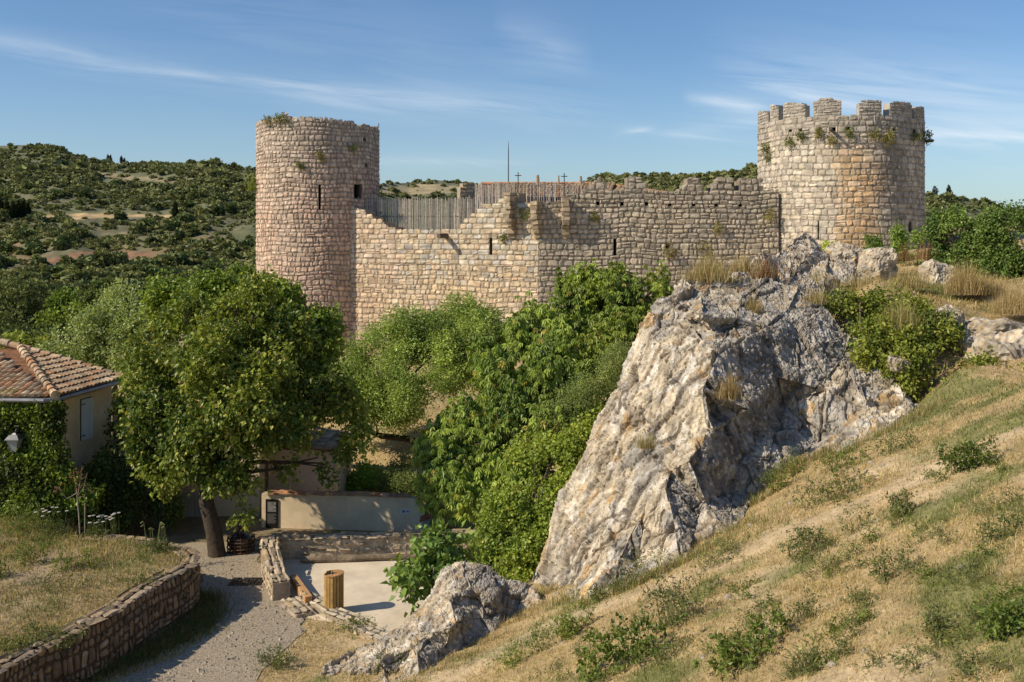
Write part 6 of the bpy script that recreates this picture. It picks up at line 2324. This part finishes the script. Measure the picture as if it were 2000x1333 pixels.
def stalks(name, label, px, py, w, h, n, seed, col, head, headcol, bed=True, cat='flower', group=None, rosette=True, lean=.12):
    """upright stalks with a flower or seed head each"""
    r = np.random.default_rng(seed)
    b_ = raymarch(px, py, bed=bed)
    k = b_[1] / FPX
    t = thing(name, label, cat, b_, group)
    g, gh = G(), G()
    for q in range(n):
        x, y = b_[0] + r.uniform(-.5, .5) * w * k, b_[1] + r.uniform(-.3, .3) * w * k
        z = float(bedz(np.array([x]), np.array([y]))[0]) if bed else float(ground0(np.array([x]), np.array([y]))[0])
        hh = h * k * r.uniform(.65, 1.05)
        lx, ly = r.normal(0, lean, 2) * hh
        tip = np.array([x + lx, y + ly, z + hh])
        g.tube([(x, y, z - .02), (x + lx * .35, y + ly * .35, z + hh * .55), tip], [.010, .008, .006], np.array(col) * r.uniform(.8, 1.2), 4, False)
        if head == 'daisy':
            frustum(gh, tip, .045, .05, 0, .016, np.array(headcol) * r.uniform(.85, 1.05), 8)
        elif head == 'nod':
            gh.tube([tip, tip + (.03 * np.sign(lx + .01), 0, .03), tip + (.09 * np.sign(lx + .01), 0, -.02)], [.007, .014, .012], np.array(headcol) * r.uniform(.8, 1.2), 5)
        else:
            gh.tube([tip - (0, 0, hh * .32), tip - (0, 0, hh * .12), tip + (0, 0, .03)], [.012, .03, .008], np.array(headcol) * r.uniform(.75, 1.2), 6)
    g.build('stalk', M['leaf_matt'], t)
    gh.build('flower_head', M['leaf_matt'], t)
    if rosette:
        LB = [(b_[0] + r.uniform(-.4, .4) * w * k, b_[1], b_[2] + .12, w * k * .3, w * k * .3, .16) for _ in range(4)]
        V_, F_, c = foliage(LB, 60, seed, L=.10, W=.03, per=8, stem=.15, col=(.09, .12, .04), col2=(.15, .18, .06), hotf=.02, hang=.1, shell=.3, inner=.4, cull=.3, raw=True, gain=1.15)
        mk('leaves', V_, F_, M['leaf'], t, c)
    return t


stalks('daisy_clump', 'white flowered clump on the bed, right of the thin sapling', 205, 1048, 56, 40, 20, 1, (.13, .17, .05), 'daisy', (.62, .62, .58))
stalks('daisy_clump', 'white flowers at the far edge of the bed, left of the thin sapling', 108, 1045, 54, 48, 10, 2, (.13, .17, .05), 'daisy', (.62, .62, .58))
stalks('tall_weed', 'clump of tall nodding weeds at the end of the bed by the curved wall', 305, 1078, 40, 62, 9, 3, (.19, .22, .08), 'nod', (.28, .30, .12), cat='weed')
# thin sapling with its stake
b_ = raymarch(157, 1050, bed=True)
t = thing('sapling', 'thin nearly bare sapling with withered leaves beside a stake on the bed', 'tree', b_)
g = G()
k = b_[1] / FPX
r = np.random.default_rng(5)
top = lambda dx, dz: b_ + np.array([dx * k, r.normal(0, .03), dz * k])
g.tube([b_ - (0, 0, .05), top(-2, 40), top(-6, 90)], [.022, .018, .014], (.34, .29, .24), 6)
for dx, dz, m_ in ((-14, 132, -10), (2, 140, -2), (12, 125, 6), (-46, 100, -26), (14, 105, 8)):
    g.tube([top(-6, 60 + r.uniform(0, 30)), top(m_, dz * .75), top(dx, dz)], [.012, .009, .004], (.33, .27, .22), 5)
g.build('trunk', M['bark'], t)
LB = [(b_[0] + x * k, b_[1], b_[2] + z * k, 9 * k, 9 * k, 14 * k) for x, z in ((-12, 112), (2, 128), (10, 112), (-38, 96), (-2, 100))]
V_, F_, c = foliage(LB, 14, 6, L=.09, W=.03, per=6, stem=.14, col=(.20, .10, .06), col2=(.28, .16, .08), hotf=0, hang=.9, up=.2, shell=.3, inner=.5, cull=.2, raw=True, gain=1.15)
mk('leaves', V_, F_, M['leaf_matt'], t, c)
g = G()
s0 = b_ + np.array([.14, -.02, 0])
g.tube([s0 - (0, 0, .05), s0 + (0, 0, .95)], .025, (.20, .17, .13), 6)
g.build('stake', M['wood'], t)

# tall dry grass and weeds on the knoll
def tuft(label, px, py, Y, w, h, n, seed, cols, lean=.5, wd=.012, name='dry_grass_tuft', cat='grass tuft'):
    r = np.random.default_rng(seed)
    b_ = at(px, py, Y)
    k = Y / FPX
    x, y = b_[0] + r.normal(0, .33, n) * w * k, b_[1] + r.normal(0, .25, n) * w * k
    z = np.full(n, b_[2]) - .05
    P_ = np.stack([x, y, z], 1)
    c = randpick(r, n, cols, np.ones(len(cols))) * r.uniform(.7, 1.25, (n, 1))
    q = np.clip(1.15 - .38 * np.hypot((x - b_[0]) / (w * k * .5), (y - b_[1]) / (w * k * .5)), .3, 1.1)
    V_, F_, cc = blades(P_, r, h * k * q * r.uniform(.45, 1.1, n), np.full(n, wd) * r.uniform(.6, 1.4, n), np.abs(r.normal(.1, lean * 1.25, n)), c)
    tag(mk(name, V_, F_, M['grass'], None, cc, base=b_), label, cat)


ST = [(.50, .40, .20), (.44, .33, .15), (.56, .46, .26)]
SG = ST + [(.30, .29, .10)]
RD = [(.30, .15, .08), (.36, .21, .10), (.24, .11, .06)]
for k, a in enumerate([
    ('tall pale dry grass on the very top left of the huge outcrop', 1385, 548, 30.6, 74, 62, 900, SG, .45), ('yellowish grass on top of the huge outcrop, right of the tall pale tuft', 1450, 528, 31.5, 46, 40, 420, SG, .5),
    ('rusty red dry weeds above the huge outcrop beside the low ledge', 1492, 540, 32.5, 50, 58, 300, RD + ST[:1], .5), ('big arching tuft of straw coloured grass in front of the hedge', 1885, 572, 33.5, 58, 74, 1100, ST, .5),
    ('straw grass at the right edge above the worn slab', 1985, 610, 31.0, 70, 64, 1000, ST, .5), ('straw coloured grass between the arching tuft and the right edge', 1935, 575, 34, 60, 50, 700, ST, .5),
    ('tan grass hanging in the notch of the huge outcrop', 1425, 775, 24.9, 34, 62, 340, ST + [(.3, .22, .13)], .7), ('grey green tuft growing on the pale face of the huge outcrop', 1262, 872, 25.1, 34, 40, 240, SG + [(.22, .25, .10)], .9),
    ('dry grass below the jagged rock knob', 1600, 560, 34, 60, 40, 600, SG, .6), ('dry grass in front of the craggy ledge', 1690, 565, 33, 80, 44, 800, SG, .6),
    ('dry grass left of the dark sided boulder', 1775, 560, 34, 70, 46, 800, SG, .6), ('reddish dry dock stalks below the battlemented tower', 1768, 508, 39.5, 24, 44, 120, RD, .25),
    ('reddish brown dock stalks beside the hedge', 1808, 505, 39, 26, 48, 120, RD, .25), ('olive grass in the brown hollow at the top of the outcrop', 1470, 610, 28.8, 26, 44, 260, SG, .5),
    ('olive green tall grass standing in the brambles', 1760, 640, 28.6, 60, 70, 420, SG + [(.3, .32, .08)] * 2, .4), ('pale grass on the upper right shoulder of the outcrop', 1590, 590, 30.2, 44, 36, 400, SG, .6)]):
    tuft(*a[:7], 400 + k, a[7], a[8])

# plants rooted in the masonry
def wallplant(label, P, u, v, s, seed, cols, n=26):
    b_ = P(np.array([u]), np.array([v]), np.array([.02]))[0]
    o_ = unit(P(np.array([u]), np.array([v]), np.array([1.0]))[0] - b_)
    LB = [(*(b_ + o_ * s * .35 - UPV * s * .15), s * .55, s * .45, s * .7)]
    V_, F_, c = foliage(LB, n, seed, L=.13, W=.05, per=8, stem=.22, col=cols[0], col2=cols[1], hotf=.06, hang=.7, up=.3, shell=.3, inner=.4, cull=.2, raw=True, gain=1.15)
    tag(mk('wall_plant', V_, F_, M['leaf_matt'], None, c, base=b_), label, 'wall plant', 'plants growing out of the castle masonry')


WP1, WP2 = ((.10, .12, .035), (.17, .19, .06)), ((.17, .16, .05), (.24, .22, .08))
for k, (px, py, s, cl, lab) in enumerate([
    (1545, 272, .42, WP1, 'green tuft under the second merlon group of the battlemented tower'), (1566, 262, .36, WP1, 'tuft right beside a putlog hole at the left of the battlemented tower'),
    (1601, 257, .34, WP2, 'brownish tuft below the middle merlon of the battlemented tower'), (1626, 268, .32, WP2, 'tuft hanging under the stub beam of the battlemented tower'),
    (1658, 255, .36, WP1, 'tuft right of the stub beam of the battlemented tower'), (1703, 255, .42, WP2, 'tuft left of the light drain spout'), (1732, 262, .70, WP2, 'biggest hanging plant right of the light drain spout'),
    (1785, 262, .34, WP1, 'small dark plant near the right rim of the battlemented tower'), (1500, 283, .36, WP1, 'green plants near the left rim of the battlemented tower'), (1502, 300, .42, WP1, 'lowest plant near the left rim of the battlemented tower'),
    (1803, 262, .62, ((.04, .06, .02), (.08, .10, .035)), 'dark bush sticking out of the right rim of the battlemented tower'), (1692, 458, .2, WP1, 'tiny tuft low on the shaded side of the battlemented tower')]):
    u, v = TR.uv(px, py)
    wallplant(lab, TR.P, float(u), float(v), s * .68, 1000 + k, cl, int(30 * s / .4))
for k, (px, py, s, cl, lab) in enumerate([(556, 226, .40, WP1, 'green tuft on the ragged rim of the pinkish tower'), (525, 233, .25, WP2, 'small dry tuft at the left rim of the pinkish tower'), (540, 230, .26, WP2, 'brown tuft on the rim of the pinkish tower, left of the green one'),
                                          (627, 302, .22, WP2, 'yellowish tuft high on the face of the pinkish tower'), (687, 286, .26, WP1, 'green tuft on the shaded side of the pinkish tower'), (588, 318, .2, WP1, 'little green tuft below the yellowish one on the pinkish tower')]):
    u, v = TL.uv(px, py)
    wallplant(lab, TL.P, float(u), float(v), s, 1100 + k, cl, 24)
u, v = TL.uv(501, 355)
wallplant('bright green shrub sticking out of the left edge of the pinkish tower', TL.P, float(u), float(v), .55, 1150, (LG1, LG2), 50)
for k, (px, py, s, lab) in enumerate([(1028, 412, .42, 'green plant on the wall between the first two corbel piers'), (984, 460, .25, 'green tuft at the foot of the first corbel pier')]):
    u, v = WA.uv(px, py)
    wallplant(lab, WA.P, float(u), float(v), s, 1200 + k, WP1, 26)
for k, (px, py, s, lab) in enumerate([(1305, 488, .42, 'olive plant below the small square hole of the shaded wall'), (1375, 482, .55, 'wide olive plant low on the shaded castle wall'), (1400, 440, .30, 'light green tuft on the shaded castle wall'),
                                      (1500, 415, .34, 'tuft where the shaded wall meets the battlemented tower'), (1162, 420, .2, 'small tuft right of the last corbel pier')]):
    u, v = WB.uv(px, py)
    wallplant(lab, WB.P, float(u), float(v), s, 1250 + k, WP2, 30)
# loose stones lying on the slope
rs = np.random.default_rng(71)
stone0 = None
k = 0
while k < 26:
    x, y = rs.uniform(1060, 1985), rs.uniform(900, 1325)
    b_ = raymarch(x, y)
    if b_[1] > 27:
        continue
    k += 1
    if stone0 is None:
        l_ = 1 + .3 * fbm(ICV[:642] if False else ICV, 1.3, 3, 4.0)
        Vs = ICV * l_[:, None] * np.array([1, .8, .55])
        keepf = ICT
        stone0 = tag(mk('loose_stone', Vs, keepf, M['rock'], None, np.tile((.58, .50, .40), (len(Vs), 1)) * (1 + .3 * fbm(ICV, 3, 2, 1))[:, None], True, base=(0, 0, 0)),
                     'small pale stone lying loose in the dry grass of the slope', 'stone', 'loose stones on the dry slope')
        o = stone0
    else:
        o = stone0.copy()
        COL.objects.link(o)
    s = rs.uniform(.025, .085)
    o.location = tuple(b_)
    o.scale = (s, s, s)
    o.rotation_euler = (rs.uniform(-.3, .3), rs.uniform(-.3, .3), rs.uniform(0, 6.28))
# gravel and fallen leaves on the path and yard edge
NGV = 9000
Xq, Yq = rg.uniform(-11, -4.6, NGV), 21.0 + 10 * rg.random(NGV)
k = inpoly(Xq, Yq, PATH)
Xq, Yq = Xq[k], Yq[k]
n = len(Xq)
s = rg.lognormal(-4.0, .45, n)
d4 = np.array([[1, 0, 0], [-.5, .87, 0], [-.5, -.87, 0], [0, 0, .8]])
th = rg.uniform(0, 6.28, n)
ct, st_ = np.cos(th), np.sin(th)
V_ = np.stack([d4[None, :, 0] * ct[:, None] - d4[None, :, 1] * st_[:, None], d4[None, :, 0] * st_[:, None] + d4[None, :, 1] * ct[:, None], np.tile(d4[:, 2], (n, 1))], 2) * s[:, None, None]
V_ += np.stack([Xq, Yq, np.full(n, GZ + .017)], 1)[:, None, :]
b = np.arange(n)[:, None] * 4
F_ = np.concatenate([b + np.array([[0, 1, 3]]), b + np.array([[1, 2, 3]]), b + np.array([[2, 0, 3]])])
c = randpick(rg, n, [(.40, .36, .29), (.30, .27, .22), (.22, .20, .17), (.34, .26, .15)], [3, 3, 2, 1])
tag(mk('gravel', V_.reshape(-1, 3), F_, M['stone'], None, np.repeat(c, 4, 0)), kind='stuff')

# grass growing against the feet of the rocks
for k, (x, y) in enumerate([(1050, 1166), (1105, 1172), (1165, 1166), (1225, 1150), (1285, 1122), (1335, 1098), (1385, 1072), (1430, 1036), (1468, 985), (1500, 945), (1545, 912), (1600, 892), (1655, 882), (1715, 852),
                            (1765, 828), (1800, 806)]):
    b_ = raymarch(x, y)
    r = np.random.default_rng(1500 + k)
    n = 260
    X0, Y0 = b_[0] + r.normal(0, .34, n), b_[1] - .12 + r.normal(0, .14, n)
    P_ = np.stack([X0, Y0, ground0(X0, Y0) - .02], 1)
    c = randpick(r, n, [(.17, .20, .06), (.22, .24, .08), (.46, .36, .18), (.36, .30, .13)], [2, 2, 3, 2]) * r.uniform(.7, 1.25, (n, 1))
    V_, F_, cc = blades(P_, r, r.uniform(.10, .36, n), np.full(n, .013), np.abs(r.normal(.1, .6, n)), c)
    tag(mk('grass_tuft', V_, F_, M['grass'], None, cc, base=b_), 'mixed green and straw grass tuft along the foot of the huge outcrop', 'grass tuft', 'grass tufts along the foot of the huge outcrop')
for k, (x, y) in enumerate([(1040, 1190), (1005, 1215), (960, 1252), (905, 1285), (850, 1312), (795, 1335)]):
    b_ = raymarch(x, y)
    r = np.random.default_rng(1600 + k)
    n = 200
    X0, Y0 = b_[0] + r.normal(0, .28, n), b_[1] - .05 + r.normal(0, .12, n)
    P_ = np.stack([X0, Y0, ground0(X0, Y0) - .02], 1)
    c = randpick(r, n, [(.17, .20, .06), (.46, .36, .18), (.36, .30, .13)], [1.5, 3, 2]) * r.uniform(.7, 1.25, (n, 1))
    V_, F_, cc = blades(P_, r, r.uniform(.06, .22, n), np.full(n, .012), np.abs(r.normal(.1, .7, n)), c)
    tag(mk('grass_tuft', V_, F_, M['grass'], None, cc, base=b_), 'short dry grass tuft along the right foot of the low front rock', 'grass tuft', 'grass tufts along the low front rock')
